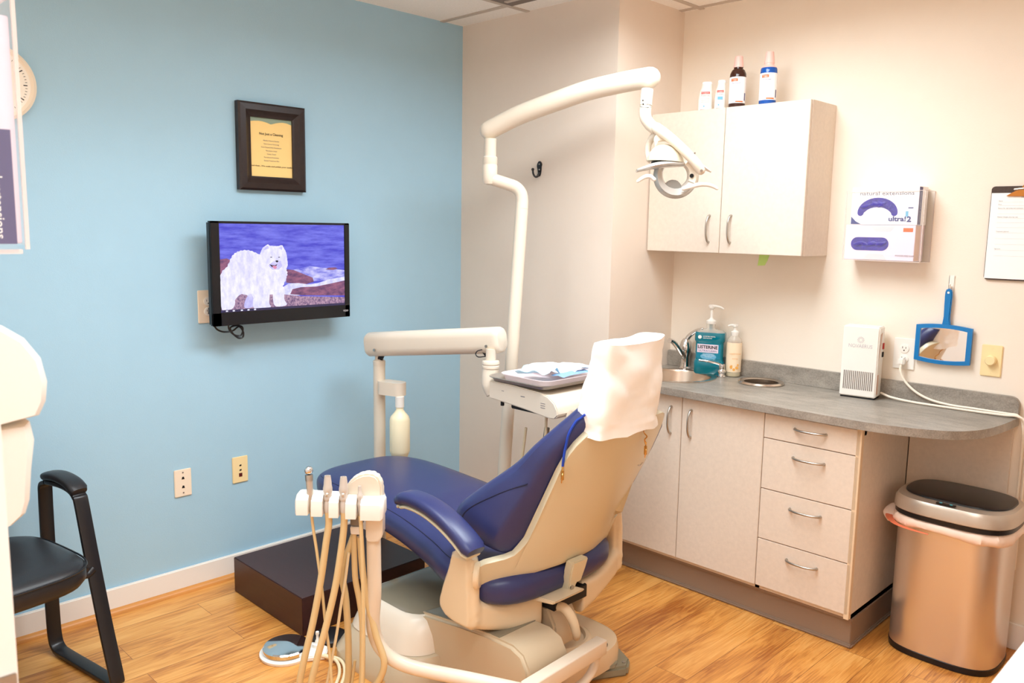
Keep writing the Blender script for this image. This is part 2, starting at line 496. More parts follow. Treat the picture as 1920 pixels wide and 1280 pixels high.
# troffers (out of frame, they light the room), the doorway pair added as fill
for i, (lx, ly, sx, sy, pw) in enumerate(LIGHTS):
    t = thing('ceiling_and_fill_light', (lx, ly, H), ('recessed ceiling light panel above the dental chair headrest', 'recessed ceiling light panel above the guest chair side of room', 'added fill light panel just inside the doorway', 'added fill light panel outside the doorway')[i], 'ceiling light', group='ceiling light panels')
    mb = MB(m_white)
    hx, hy = sx / 2 + .02, sy / 2 + .02
    mb.box((lx - hx, ly - hy, H - .03), (lx - hx + .02, ly + hy, H)); mb.box((lx + hx - .02, ly - hy, H - .03), (lx + hx, ly + hy, H))
    mb.box((lx - hx, ly - hy, H - .03), (lx + hx, ly - hy + .02, H)); mb.box((lx - hx, ly + hy - .02, H - .03), (lx + hx, ly + hy, H))
    mb.build('frame', t)
    MB(m_diff).box((lx - sx / 2, ly - sy / 2, H - .03), (lx + sx / 2, ly + sy / 2, H - .024)).build('diffuser', t)

# ================================================================== BLUE WALL
YR, ZU, XN = V((0, 1, 0)), V((0, 0, 1)), V((1, 0, 0))
# framed notice
fy0, fy1, fz0, fz1 = -1.672, -1.373, 1.602, 1.947
t = thing('framed_notice', (0.0, (fy0 + fy1) / 2, fz0), 'dark framed yellow notice hung on the blue wall above the television', 'picture frame')
mb = MB(m_frame)
iw = .056
prof = [(0.0, .002), (0.0, .026), (.008, .032), (.03, .034), (.042, .024), (iw, .020), (iw, .002)]
for (a, b, c, d) in (((fy0, fz0), (fy1, fz0), (0, 1), (1, 0)), ((fy1, fz0), (fy1, fz1), (-1, 0), (0, 1)), ((fy1, fz1), (fy0, fz1), (0, -1), (-1, 0)), ((fy0, fz1), (fy0, fz0), (1, 0), (0, -1))):
    r0 = [V((h, a[0] + c[0] * w + d[0] * w, a[1] + c[1] * w + d[1] * w)) for w, h in prof]
    r1 = [V((h, b[0] + c[0] * w - d[0] * w, b[1] + c[1] * w - d[1] * w)) for w, h in prof]
    mb.rings([r0, r1])
mb.build('frame', t, angle=25)
py0, py1, pz0, pz1 = fy0 + .04, fy1 - .04, fz0 + .045, fz1 - .045
pa = MB(m_cream_paper).box((.006, py0, pz0), (.012, py1, pz1))
cy = (py0 + py1) / 2; ph = pz1 - pz0; pw = py1 - py0
pa.use(m_sage)
top = [(py0, pz1)]
for k in range(13):
    f = 1 - k / 12; s = abs(math.sin(f * math.pi * 2))
    top.append((py0 + pw * (1 - k / 12) if False else py1 - pw * (1 - f), pz1 - ph * (.10 + .06 * (1 - s) * (0.4 + .6 * f) - .02 * f)))
pa.prism([V((.0122, y, z)) for y, z in [(py0, pz1)] + top[1:][::-1] + [(py1, pz1)]], (0.0004, 0, 0))
pa.use(m_ink)
pa.text('Not Just a Cleaning', (.0128, cy, pz1 - ph * .305), YR, ZU, .0095, 'CENTER', bold=.012)
pa.use(m_inkg)
for k, s in enumerate(('Medical History Review', 'Oral Cancer Screening', 'Gum Disease Risk Assessment', 'Necessary Xrays', 'Cavity Check', 'Periodontal Evaluation', 'Dental Treatment Plan')):
    pa.text(s, (.0128, cy, pz1 - ph * (.40 + .052 * k)), YR, ZU, .0052, 'CENTER')
pa.use(m_ink)
pa.text('And then...We scale and polish your teeth!', (.0128, cy, pz1 - ph * .80), YR, ZU, .0056, 'CENTER', width=pw * .86, bold=.01)
pa.build('notice_sheet', t, label='yellow printed notice sheet')
# television
ty0, ty1, tz0, tz1 = -1.846, -1.224, 1.074, 1.476
t = thing('television', (0.0, (ty0 + ty1) / 2, tz0), 'black flat television on the blue wall showing a white dog by the sea', 'television')
mb = MB(m_blackp)
mb.box((.085, ty0, tz0), (.118, ty1, tz1), .006)
mb.box((.055, ty0 + .06, tz0 + .05), (.09, ty1 - .06, tz1 - .06), .012)
sy0, sy1, sz0, sz1 = ty0 + .036, ty1 - .026, tz0 + .052, tz1 - .009
for (a, b) in (((.116, ty0, tz0), (.123, ty1, sz0)), ((.116, ty0, sz1), (.123, ty1, tz1)), ((.116, ty0, tz0), (.123, sy0, tz1)), ((.116, sy1, tz0), (.123, ty1, tz1))):
    mb.box(a, b, .002)
mb.build('housing', t)
MB(m_inkl).text('VIZIO', (.1232, ty1 - .010, tz0 + .024), YR, ZU, .007, 'RIGHT', bold=.02).build('badge', t)
mb = MB(m_blackm); mb.box((.0, -1.6, 1.2), (.012, -1.45, 1.36), .003); mb.box((.01, -1.56, 1.25), (.058, -1.49, 1.31), .005); mb.build('wall_bracket', t)
def emat(name, c1, c2, scale, st=(1, 1, 1), k=1.0, detail=6):
    m = bpy.data.materials.new(name); m.use_nodes = True; nt = m.node_tree
    b = nt.nodes['Principled BSDF']; b.inputs['Base Color'].default_value = (0.01, 0.01, 0.012, 1); b.inputs['Roughness'].default_value = .25
    tc = nt.nodes.new('ShaderNodeTexCoord'); mp = nt.nodes.new('ShaderNodeMapping'); mp.inputs['Scale'].default_value = st
    n = nt.nodes.new('ShaderNodeTexNoise'); n.inputs['Scale'].default_value = scale; n.inputs['Detail'].default_value = detail; n.inputs['Roughness'].default_value = .65
    r = nt.nodes.new('ShaderNodeValToRGB'); r.color_ramp.elements[0].position = .36; r.color_ramp.elements[1].position = .64
    r.color_ramp.elements[0].color = c1; r.color_ramp.elements[1].color = c2
    nt.links.new(tc.outputs['Object'], mp.inputs[0]); nt.links.new(mp.outputs[0], n.inputs['Vector']); nt.links.new(n.outputs[0], r.inputs[0])
    nt.links.new(r.outputs[0], b.inputs['Emission Color']); b.inputs['Emission Strength'].default_value = k * 1.12
    return m
e_sea = emat('screen_sea', rgb(62, 62, 196), rgb(112, 116, 226), 26, (1, .35, 2.2))
e_surf = emat('screen_surf', rgb(96, 100, 214), rgb(206, 204, 248), 34, (1, .5, 1.6))
e_foam = emat('screen_foam', rgb(190, 190, 244), rgb(232, 232, 255), 40)
e_rock = emat('screen_rock', rgb(84, 52, 96), rgb(150, 92, 122), 40, (1, .6, 1.5))
e_peb = emat('screen_pebbles', rgb(86, 60, 110), rgb(192, 156, 178), 120)
e_dog = emat('screen_dog_fur', rgb(206, 204, 244), rgb(240, 238, 255), 30, (1, 1.5, .8), detail=8)
e_dogs = emat('screen_dog_shade', rgb(176, 172, 232), rgb(208, 204, 246), 40)
e_blk = emat('screen_black', rgb(20, 16, 30), rgb(26, 20, 40), 20)
e_ton = emat('screen_tongue', rgb(206, 130, 168), rgb(216, 140, 176), 20)
e_bar = emat('screen_taskbar', rgb(34, 28, 66), rgb(44, 38, 80), 8)
e_icon = emat('screen_icon', rgb(220, 220, 240), rgb(230, 230, 250), 8)
sw, sh = sy1 - sy0, sz1 - sz0
def sp(u, v, k): return V((.1205 + k * .0002, sy0 + u * sw, sz0 + v * sh))
mb = MB(e_sea); mb.prism([sp(0, 0, 0), sp(1, 0, 0), sp(1, 1, 0), sp(0, 1, 0)], (-.003, 0, 0))
def pic(m, pts, k): mb.use(m).poly([sp(u, v, k) for u, v in pts])
pic(e_surf, [(.45, .30), (1, .33), (1, .44), (.85, .47), (.7, .50), (.55, .46), (.45, .42)], 1)
pic(e_rock, [(.83, .455), (.86, .475), (.92, .478), (.94, .46), (.9, .445)], 2)
pic(e_rock, [(.50, .31), (.50, .47), (.56, .46), (.64, .41), (.72, .36), (.73, .31), (.66, .28)], 2)
pic(e_foam, [(.46, .15), (.46, .25), (.52, .30), (.6, .30), (.68, .28), (.76, .29), (.86, .33), (1, .36), (1, .29), (.8, .20), (.6, .15)], 3)
pic(e_rock, [(.0, .40), (.0, .60), (.05, .61), (.10, .57), (.09, .48), (.05, .44)], 2)
pic(e_peb, [(0, .02), (0, .22), (.2, .22), (.45, .18), (.62, .14), (.8, .12), (1, .10), (1, .02)], 4)
pic(e_rock, [(.53, .17), (.55, .23), (.62, .25), (.75, .25), (.88, .28), (1, .31), (1, .12), (.88, .13), (.75, .14), (.63, .15)], 5)
def blob(pts, m, k, jit=.006):
    c = catmull([V((p[0], p[1], 0)) for p in pts], 5, True)
    cx = sum(p.x for p in c) / len(c); cyy = sum(p.y for p in c) / len(c)
    q = []
    for i, p in enumerate(c):
        s = 1 + (jit if i % 2 else -jit) * 2
        q.append(sp(cx + (p.x - cx) * s, cyy + (p.y - cyy) * s, k))
    mb.use(m).poly(q)
blob([(.0, .10), (.0, .42), (.05, .52), (.09, .64), (.14, .69), (.21, .70), (.28, .66), (.35, .60), (.44, .56), (.49, .50), (.51, .42), (.49, .33), (.46, .24), (.42, .19), (.33, .17), (.24, .15), (.15, .20), (.09, .12), (.04, .05)], e_dog, 6)
blob([(.0, .05), (.0, .26), (.07, .24), (.10, .12), (.08, .04), (.03, .03)], e_dog, 6.3)
blob([(.17, .04), (.18, .14), (.22, .2), (.24, .12), (.24, .05)], e_dogs, 6.5, .002)
blob([(.24, .03), (.24, .16), (.29, .26), (.36, .22), (.36, .08), (.37, .03), (.30, .02)], e_dog, 7, .003)
blob([(.40, .05), (.39, .16), (.40, .26), (.48, .26), (.48, .12), (.50, .05), (.45, .03)], e_dog, 7, .003)
blob([(.29, .60), (.31, .70), (.33, .74), (.37, .75), (.43, .745), (.47, .745), (.50, .68), (.51, .60), (.51, .50), (.46, .43), (.38, .42), (.31, .48)], e_dog, 8, .004)
pic(e_dog, [(.305, .69), (.335, .745), (.36, .768), (.385, .74), (.39, .71)], 8.2)
pic(e_dog, [(.43, .72), (.455, .755), (.475, .755), (.49, .70), (.48, .68)], 8.2)
pic(e_dogs, [(.325, .70), (.345, .74), (.36, .75), (.37, .72)], 8.4)
pic(e_dogs, [(.445, .72), (.462, .745), (.474, .735), (.47, .70)], 8.4)
pic(e_dogs, [(.36, .52), (.40, .57), (.46, .57), (.47, .51), (.44, .47), (.39, .47)], 8.5)
pic(e_blk, [(.373, .615), (.38, .622), (.393, .618), (.385, .61)], 9)
pic(e_blk, [(.437, .612), (.443, .620), (.455, .617), (.448, .608)], 9)
pic(e_blk, [(.415, .568), (.42, .578), (.435, .578), (.44, .565), (.428, .552)], 9)
pic(e_blk, [(.367, .535), (.385, .525), (.41, .520), (.43, .535), (.42, .505), (.39, .497)], 9)
pic(e_ton, [(.39, .515), (.42, .517), (.428, .49), (.41, .475), (.395, .495)], 9.2)
pic(e_bar, [(0, 0), (1, 0), (1, .028), (0, .028)], 9.5)
for u in (.03, .08, .14, .19, .24): pic(e_icon, [(u, .006), (u + .016, .006), (u + .016, .022), (u, .022)], 10)
mb.build('screen', t, label='lit screen with a white dog on a rocky shore')
mb = MB(m_blackp)
L0 = on(402, 612, 'x', .075)
loop = [on(u, v, 'x', .085) for u, v in ((401, 610), (408, 618), (420, 622), (436, 620), (448, 612), (456, 622), (455, 632), (446, 633), (436, 624), (432, 614), (444, 610), (455, 614), (452, 628), (440, 628), (430, 618), (428, 606))]
mb.tube(loop, .0035, n=8)
mb.tube([on(u, v, 'x', .08) for u, v in ((402, 612), (396, 600), (394, 590), (393, 583))] + [V((.02, -1.80, 1.125))], .0035, n=8)
mb.box((.008, -1.812, 1.11), (.03, -1.79, 1.14), .003)
mb.build('power_cord', t)
# wall plates
def plate(name, wall, y0, y1, z0, z1, m, label, cat, group=None, build=None):
    """wall 'L' = blue wall, 'R' = right wall (first coordinate then is x)"""
    P = (lambda a, z, k: V((k, a, z))) if wall == 'L' else (lambda a, z, k: V((a, -k, z)))
    c = P((y0 + y1) / 2, z0, 0)
    t = thing(name, c, label, cat, group=group)
    mb = MB(m); a, b = P(y0, z0, 0.0), P(y1, z1, .006)
    mb.box((min(a.x, b.x), min(a.y, b.y), z0), (max(a.x, b.x), max(a.y, b.y), z1), .002)
    mb.build('cover_plate', t)
    if build: build(t, P, (y0 + y1) / 2, (z0 + z1) / 2)
    return t
def screw(mb, P, a, z, wall='L'):
    n = P(0, 0, 1) - P(0, 0, 0)
    mb.lathe([(.003, 0), (.003, .0012)], P(a, z, .006), n, n=10)
def jacks1(t, P, a, z):
    n = P(0, 0, 1) - P(0, 0, 0)
    for dz in (.020, -.016):
        mb = MB(m_dark).prism([P(a - .006, z + dz - .005, .0062), P(a + .006, z + dz - .005, .0062), P(a + .003, z + dz + .005, .0062), P(a - .003, z + dz + .005, .0062)], n * .0008); mb.build('jack', t)
    for dz in (.042, -.040):
        mb = MB(m_vent); screw(mb, P, a, z + dz); mb.build('screw', t)
def jacks2(t, P, a, z):
    n = P(0, 0, 1) - P(0, 0, 0)
    for dz in (.018, -.002): MB(m_dark).prism([P(a - .004, z + dz - .004, .0062), P(a + .005, z + dz - .002, .0062), P(a + .004, z + dz + .004, .0062), P(a - .004, z + dz + .002, .0062)], n * .0008).build('jack', t)
    mr = mat('maroon_jack', rgb(84, 26, 28), .4)
    mb = MB(mr).prism([P(a - .007, z - .03, .0062), P(a + .007, z - .03, .0062), P(a + .007, z - .015, .0062), P(a - .007, z - .015, .0062)], n * .0012)
    mb.build('port', t)
plate('phone_jack_plate', 'L', -1.970, -1.902, .393, .503, m_almond, 'light almond double phone jack plate low on the blue wall', 'wall plate', build=jacks1)
plate('data_jack_plate', 'L', -1.728, -1.660, .399, .509, m_ivory, 'yellowish ivory jack plate with a maroon port low on the blue wall', 'wall plate', build=jacks2)
def duplex(t, P, a, z):
    n = P(0, 0, 1) - P(0, 0, 0)
    for dz in (.02, -.02):
        mb = MB(m_plasw); mb.lathe([(.017, 0), (.017, .003), (.015, .0035)], P(a, z + dz, .006), n, n=20)
        mb.use(m_dark)
        for da, w, h in ((-.006, .0018, .008), (.006, .0018, .007)): mb.prism([P(a + da - w / 2, z + dz, .0096), P(a + da + w / 2, z + dz, .0096), P(a + da + w / 2, z + dz + h, .0096), P(a + da - w / 2, z + dz + h, .0096)], n * .0004)
        mb.lathe([(.0025, 0), (.0025, .0004)], P(a, z + dz - .007, .0096), n, n=10)
        mb.build('socket', t)
plate('power_outlet', 'L', -1.850, -1.770, 1.076, 1.206, m_almond, 'almond power outlet on the blue wall partly behind the television', 'power outlet', build=duplex)
# wall clock
t = thing('wall_clock', (0.0, -2.505, 1.785), 'round cream wall clock at far left of the blue wall', 'clock')
MB(m_almond).lathe([(.10, .0), (.122, .004), (.122, .03), (.112, .038), (.102, .03)], (0, -2.505, 1.905), (1, 0, 0), n=48).build('rim', t)
mb = MB(m_clockf).lathe([(.103, .0), (.103, .031)], (0.0, -2.505, 1.905), (1, 0, 0), n=48)
mb.use(m_ink)
for k in range(60):
    a = 2 * math.pi * k / 60; l = .012 if k % 5 == 0 else .006; w = .0016 if k % 5 == 0 else .0008
    c, s = math.cos(a), math.sin(a)
    r0, r1 = .094 - l, .094
    q = [V((.0315, -2.505 + r * c - e * s, 1.905 + r * s + e * c)) for r, e in ((r0, -w), (r1, -w), (r1, w), (r0, w))]
    mb.poly(q)
mb.build('dial', t)
mb = MB(m_ink); mb.box((.034, -2.508, 1.905), (.0355, -2.502, 1.965)); mb.box((.034, -2.56, 1.9025), (.0355, -2.505, 1.9075)); mb.build('hands', t)
# coat hook on the beige wall
t = thing('coat_hook', (.526, -D, 1.69), 'small black coat hook screwed to the beige wall', 'hook')
mb = MB(m_blackm); c = V((.534, -D, 1.728))
mb.prism([c + V((.016 * math.cos(a) * (1 if math.sin(a) > 0 else .75), 0, .018 + .024 * math.sin(a) if math.sin(a) > 0 else .018 + .045 * math.sin(a))) for a in [2 * math.pi * k / 20 for k in range(20)]], (0, -.005, 0), .001)
mb.build('back_plate', t)
mb = MB(m_blackm)
mb.tube([c + V((.0, -.004, -.012)), c + V((-.003, -.012, -.026)), c + V((-.010, -.020, -.028)), c + V((-.016, -.026, -.016)), c + V((-.018, -.028, .0))], [.006, .005, .0045, .0045, .0045], n=10, round_end=True)
mb.sphere(c + V((-.018, -.028, .004)), .0072, n=12)
mb.build('prong', t)
MB(m_nickel).sphere(c + V((0, -.005, .028)), .0035, n=8).sphere(c + V((.001, -.005, .004)), .0035, n=8).build('screw', t)

# ================================================================== CABINETS
RX, RN = V((1, 0, 0)), V((0, -1, 0))
def bow_handle(parent, a, b, n, out=.026, r=.0042):
    """bow pull from a to b standing out along n"""
    a, b, n = V(a), V(b), V(n); d = b - a
    pts = [a, a + d * .04 + n * out * .45, a + d * .25 + n * out * .92, a + d * .5 + n * out, a + d * .75 + n * out * .92, a + d * .96 + n * out * .45, b]
    return MB(m_nickel).tube(pts, [.0055, .0046, r, r, r, .0046, .0055], n=10, sub=5, ry=None).build('handle', parent)
ux1, uxm, ux2, uz0, uz1, uD = .962, 1.325, 1.685, 1.378, 1.967, -.224
t = thing('wall_cabinet', ((ux1 + ux2) / 2, uD / 2, uz0), 'pale laminate two-door cabinet hung on the wall above the sink', 'cabinet')
MB(m_lam).box((ux1, uD + .019, uz0), (ux2, 0.0, uz1), .0015).build('carcass', t)
for k, (a, b) in enumerate(((ux1 + .002, uxm - .0015), (uxm + .0015, ux2 - .001))):
    d = MB(m_lam).box((a, uD, uz0 + .001), (b, uD + .018, uz1 - .001), .0015).build('door', t)
    hx = uxm - .05 if k == 0 else uxm + .05
    bow_handle(d, (hx, uD, uz0 + .045), (hx, uD, uz0 + .155), (0, -1, 0))
bF, cF, cz1, cz0, tk = -.470, -.504, .8415, .8125, -.432
t = thing('base_cabinet', (1.51, bF / 2, 0), 'pale laminate base cabinet with two doors and four drawers under the grey counter', 'cabinet')
mb = MB(m_lam)
for (a, b) in (((.962, bF + .02, .115), (.980, -.003, cz0 - .001)), ((2.044, bF + .021, .115), (2.062, -.003, cz0 - .001)), ((1.692, bF + .02, .115), (1.710, -.003, cz0 - .001)), ((.962, bF + .02, .115), (2.062, -.003, .133)), ((.962, -.016, .115), (2.062, -.003, cz0 - .001)), ((.962, bF + .02, cz0 - .03), (2.062, bF + .04, cz0 - .001))): mb.box(a, b)
mb.build('carcass', t)
MB(m_lamedge).box((2.044, bF + .0, .118), (2.0625, bF + .021, cz0 - .001), .001).build('end_panel_edge', t)
mb = MB(m_toe).box((.962, tk, 0.0), (2.060, -.02, .114), .002)
mb.box((.962, tk - .012, .100), (2.066, -.015, .1165), .004)
mb.box((.962, tk - .010, .0), (2.068, -.012, .014), .005)
mb.build('toe_kick', t)
for k, (a, b) in enumerate(((.966, 1.3405), (1.3435, 1.6995))):
    d = MB(m_lam).box((a, bF, .1326), (b, bF + .019, cz0 - .008), .0015).build('door', t)
    hx = 1.342 - .05 if k == 0 else 1.342 + .045
    bow_handle(d, (hx, bF, .805 - .155), (hx, bF, .805 - .045), (0, -1, 0))
zz = [.8045, .7105, .5164, .3214, .1326]
for k in range(4):
    d = MB(m_lam).box((1.7025, bF, zz[k + 1] + .0015), (2.058, bF + .019, zz[k] - .0015), .0015).build('drawer', t)
    hz = zz[k] - .036 if k == 0 else zz[k] - .052
    if k == 0: hz = (zz[0] + zz[1]) / 2 + .008
    bow_handle(d, (1.822, bF, hz), (1.938, bF, hz), (0, -1, 0))
# worktop
def holed_slab(mb, outer, holes, z0, z1):
    t = bmesh.new()
    allv = []
    for loop in [outer] + holes:
        vs = [t.verts.new((x, y, z1)) for x, y in loop]; allv.append(vs)
        for i in range(len(vs)): t.edges.new((vs[i], vs[(i + 1) % len(vs)]))
    bmesh.ops.triangle_fill(t, use_beauty=True, use_dissolve=False, edges=t.edges[:])
    r = bmesh.ops.extrude_face_region(t, geom=t.faces[:])
    bmesh.ops.translate(t, vec=(0, 0, z0 - z1), verts=[g for g in r['geom'] if isinstance(g, bmesh.types.BMVert)])
    bmesh.ops.recalc_face_normals(t, faces=t.faces)
    return mb.merge(t)
SKC, SKR, WHC, WHR = (1.160, -.245), .150, (1.494, -.118), .074
outer = [(.962, -.003), (.962, cF), (2.05, cF)] + [(p.x, p.y) for p in catmull([(2.05, cF, 0), (2.13, -.494, 0), (2.215, -.470, 0), (2.300, -.430, 0), (2.355, -.376, 0), (2.392, -.29, 0), (2.410, -.17, 0), (2.418, -.02, 0)], 5)][1:] + [(2.418, -.003)]
circ = lambda c, r, n=40: [(c[0] + r * math.cos(2 * math.pi * k / n), c[1] + r * math.sin(2 * math.pi * k / n)) for k in range(n)]
t = thing('countertop', (1.6, -.25, cz0), 'grey speckled laminate worktop with a rounded overhanging right end', 'countertop')
holed_slab(MB(m_counter), outer, [circ(SKC, SKR), circ(WHC, WHR)], cz0, cz1).build('worktop', t, angle=30)
bs = [(.962, cz1), (2.418, cz1)] + [(2.418 - .03 + .03 * math.cos(a), .9 - .03 + .03 * math.sin(a) + .013) for a in [math.pi / 2 * k / 6 for k in range(7)]] + [(.962, .913)]
MB(m_counter).prism([V((x, -.022, z)) for x, z in bs], (0, .0215, 0), .0015).build('backsplash', t)
MB(m_lam).box((2.064, -.014, .12), (2.405, -.001, cz0 - .002), .001).build('wall_cleat_panel', t)
# sink
t = thing('sink', (SKC[0], SKC[1], cz1 - .14), 'round stainless steel sink set in the grey counter', 'sink')
MB(m_steel).lathe([(.172, .0006), (.172, .004), (.160, .0055), (.148, .003), (.144, -.006), (.140, -.09), (.120, -.125), (.06, -.134), (.02, -.136)], (SKC[0], SKC[1], cz1), n=48, cap=False).build('bowl', t)
MB(m_chrome).lathe([(.03, 0), (.03, .003), (.012, .001)], (SKC[0], SKC[1], cz1 - .1365), n=20).build('drain', t)
# waste chute ring
t = thing('waste_chute', (WHC[0], WHC[1], cz1 - .12), 'round stainless waste hole rim set in the grey counter', 'waste chute')
MB(m_steel).lathe([(.092, .0006), (.094, .005), (.088, .011), (.078, .011), (.070, .006), (.068, -.12)], (WHC[0], WHC[1], cz1), n=44, cap=False).build('rim', t)
MB(m_dark).lathe([(.0675, 0), (.0675, .002)], (WHC[0], WHC[1], cz1 - .115), n=32).build('liner', t)
# faucet
fb = on(1283, 690, 'z', cz1)
fb = V((1.080, -.055, cz1 + .0006))
t = thing('faucet', fb, 'chrome gooseneck faucet behind the round sink', 'faucet')
MB(m_chrome).lathe([(.030, .0), (.030, .006), (.022, .012), (.02, .03), (.02, .06), (.026, .075), (.03, .10), (.024, .125), (.012, .14)], fb, n=24).build('body', t)
dF = (at(1290, 705, 3.55) - at(1283, 690, 3.75)); dF.z = 0; dF.normalize()
MB(m_chrome).tube([fb + V((0, 0, .045)), fb + V((.0, -.03, .07)), fb + V((-.002, -.07, .11)), fb + V((-.004, -.105, .135)), fb + V((-.006, -.125, .14))], [.013, .013, .012, .011, .012], n=12).build('spout', t)
MB(m_chrome).tube([fb + V((0, 0, .125)), fb + V((.012, .004, .15)), fb + V((.04, .008, .175)), fb + V((.075, .010, .190))], [.012, .011, .009, .007], n=12, round_end=True).build('lever', t)
sb = on(1350, 702, 'z', cz1)
sb = V((1.304, -.114, cz1 + .0006))
t = thing('soap_spout', sb, 'small chrome deck soap spout in front of the teal mouthwash', 'soap spout')
MB(m_chrome).lathe([(.02, 0), (.02, .004), (.014, .008), (.013, .014), (.017, .02), (.017, .028), (.012, .034), (.013, .05), (.012, .056)], sb, n=20).build('base', t)
MB(m_chrome).tube([sb + V((0, 0, .05)), sb + V((-.02, -.012, .058)), sb + V((-.055, -.035, .066)), sb + V((-.085, -.05, .068))], [.006, .0055, .005, .0045], n=10).build('spout', t)
# ------------------------------------------------ bottles
def mouthwash():
    o = V((1.222, -.082, cz1 + .0006)); a = math.radians(20)
    t = thing('mouthwash_bottle', o, 'large teal pump bottle of mouthwash beside the sink', 'bottle', rz=a)
    hw, hd = .066, .034
    body = []
    for z, k in ((0, .9), (.006, .98), (.04, 1.0), (.055, .99), (.062, .93), (.07, .92), (.135, .92), (.142, .93), (.150, 1.0), (.178, 1.0), (.186, .96)):
        body.append([V((x, y, z)) for x, y in rrect(0, 0, hw * k, hd * k, .02 * k, 5)])
    MB(m_teal).rings(body).build('bottle', t, local=True)
    sh = [[V((x, y, z)) for x, y in rrect(0, 0, hw * k, hd * kd, min(hw * k, hd * kd) * .75, 5)] for z, k, kd in ((.186, .96, .96), (.194, .8, .82), (.199, .36, .6), (.204, .28, .54), (.225, .28, .54))]
    MB(m_clear).rings(sh).build('shoulder', t, local=True)
    MB(m_teal).lathe([(.0085, .19), (.0085, .232)], n=14).build('dip_tube', t, local=True)
    mb = MB(m_plasw).lathe([(.021, .222), (.022, .226), (.022, .236), (.012, .242), (.008, .246), (.006, .25), (.006, .285), (.010, .288), (.013, .294), (.012, .304), (.006, .307)], n=20)
    mb.tube([V((-.008, 0, .299)), V((.012, -.003, .301)), V((.035, -.008, .299)), V((.050, -.010, .292))], [.008, .0065, .0055, .0045], n=10, round_end=True)
    mb.build('pump', t, local=True)
    f = -hd * .92 - .0006
    mb = MB(m_tealD).box((-.052, f, .07), (.052, f + .002, .135))
    mb.use(m_boxl).prism([V((-.050, f - .0003, .097)), V((.042, f - .0003, .097)), V((.042, f - .0003, .134)), V((-.050, f - .0003, .134))], (0, .0005, 0))
    rt, up = V((1, 0, 0)), V((0, 0, 1))
    mb.use(m_ink).text('LISTERINE', (-.048, f - .0004, .115), rt, up, .0135, width=.086, bold=.03)
    mb.use(m_navyp).text('ULTRACLEAN', (-.044, f - .0004, .101), rt, up, .0085, width=.078)
    mb.use(m_skyp).prism([V((.0 + .035 * math.cos(q), f - .0002, .08 + .014 * math.sin(q))) for q in [2 * math.pi * k / 24 for k in range(24)]], (0, .0003, 0))
    mb.use(m_paper)
    for k in range(3): mb.text(('COOL MINT ANTISEPTIC', 'LONGER LASTING CLEAN', 'FRESH FEELING')[k], (0, f - .0004, .089 - k * .006), rt, up, .0032, 'CENTER')
    f2 = -hd - .0006
    mb.lathe([(.008, 0), (.008, .0006)], (-.040, f2 + .0004, .165), (0, -1, 0), n=18)
    mb.text('ACCEPTED DENTAL', (-.026, f2 - .0002, .167), rt, up, .0042, bold=.02).text('ASSOCIATION', (-.026, f2 - .0002, .159), rt, up, .0042, bold=.02)
    mb.build('label', t, local=True, label='white and blue front label')
mouthwash()
def foam_soap():
    o = V((1.328, -.060, cz1 + .0006))
    t = thing('soap_bottle', o, 'clear pump soap bottle with cream label right of the teal mouthwash', 'bottle')
    MB(m_clear).lathe([(.028, 0), (.032, .004), (.032, .15), (.028, .165), (.016, .178), (.013, .182)], o, n=28).build('bottle', t)
    MB(m_soap).lathe([(.0325, .022), (.0327, .024), (.0327, .148), (.0325, .15)], o, n=28, cap=False).build('label', t)
    MB(m_olive).lathe([(.0295, .003), (.0305, .006), (.0305, .02)], o, n=24).build('liquid', t)
    mb = MB(m_plasw).lathe([(.016, .178), (.017, .182), (.017, .196), (.010, .20), (.007, .203), (.007, .216), (.012, .219), (.012, .226), (.004, .228)], o, n=20)
    mb.tube([o + V((.004, 0, .223)), o + V((-.014, -.008, .224)), o + V((-.026, -.014, .219))], [.006, .005, .004], n=8)
    mb.build('pump', t)
    mb = MB(m_gold)
    cd = V((.62, -.785, 0)).normalized(); rt = V((.785, .62, 0)); up = V((0, 0, 1)); f = o + cd * .0333
    for dx, dz, r in ((-.012, .045, .008), (.010, .042, .007), (-.002, .034, .006), (.014, .055, .004)):
        mb.lathe([(r, 0), (r, .0004)], f + rt * dx + up * dz - cd * (.0022 if abs(dx) > .011 else .001), cd, n=16)
    mb.text('HAND SOAP', f + up * .10, rt, up, .006, 'CENTER'); mb.text('foaming', f + up * .08, rt, up, .005, 'CENTER')
    mb.build('print', t)
foam_soap()
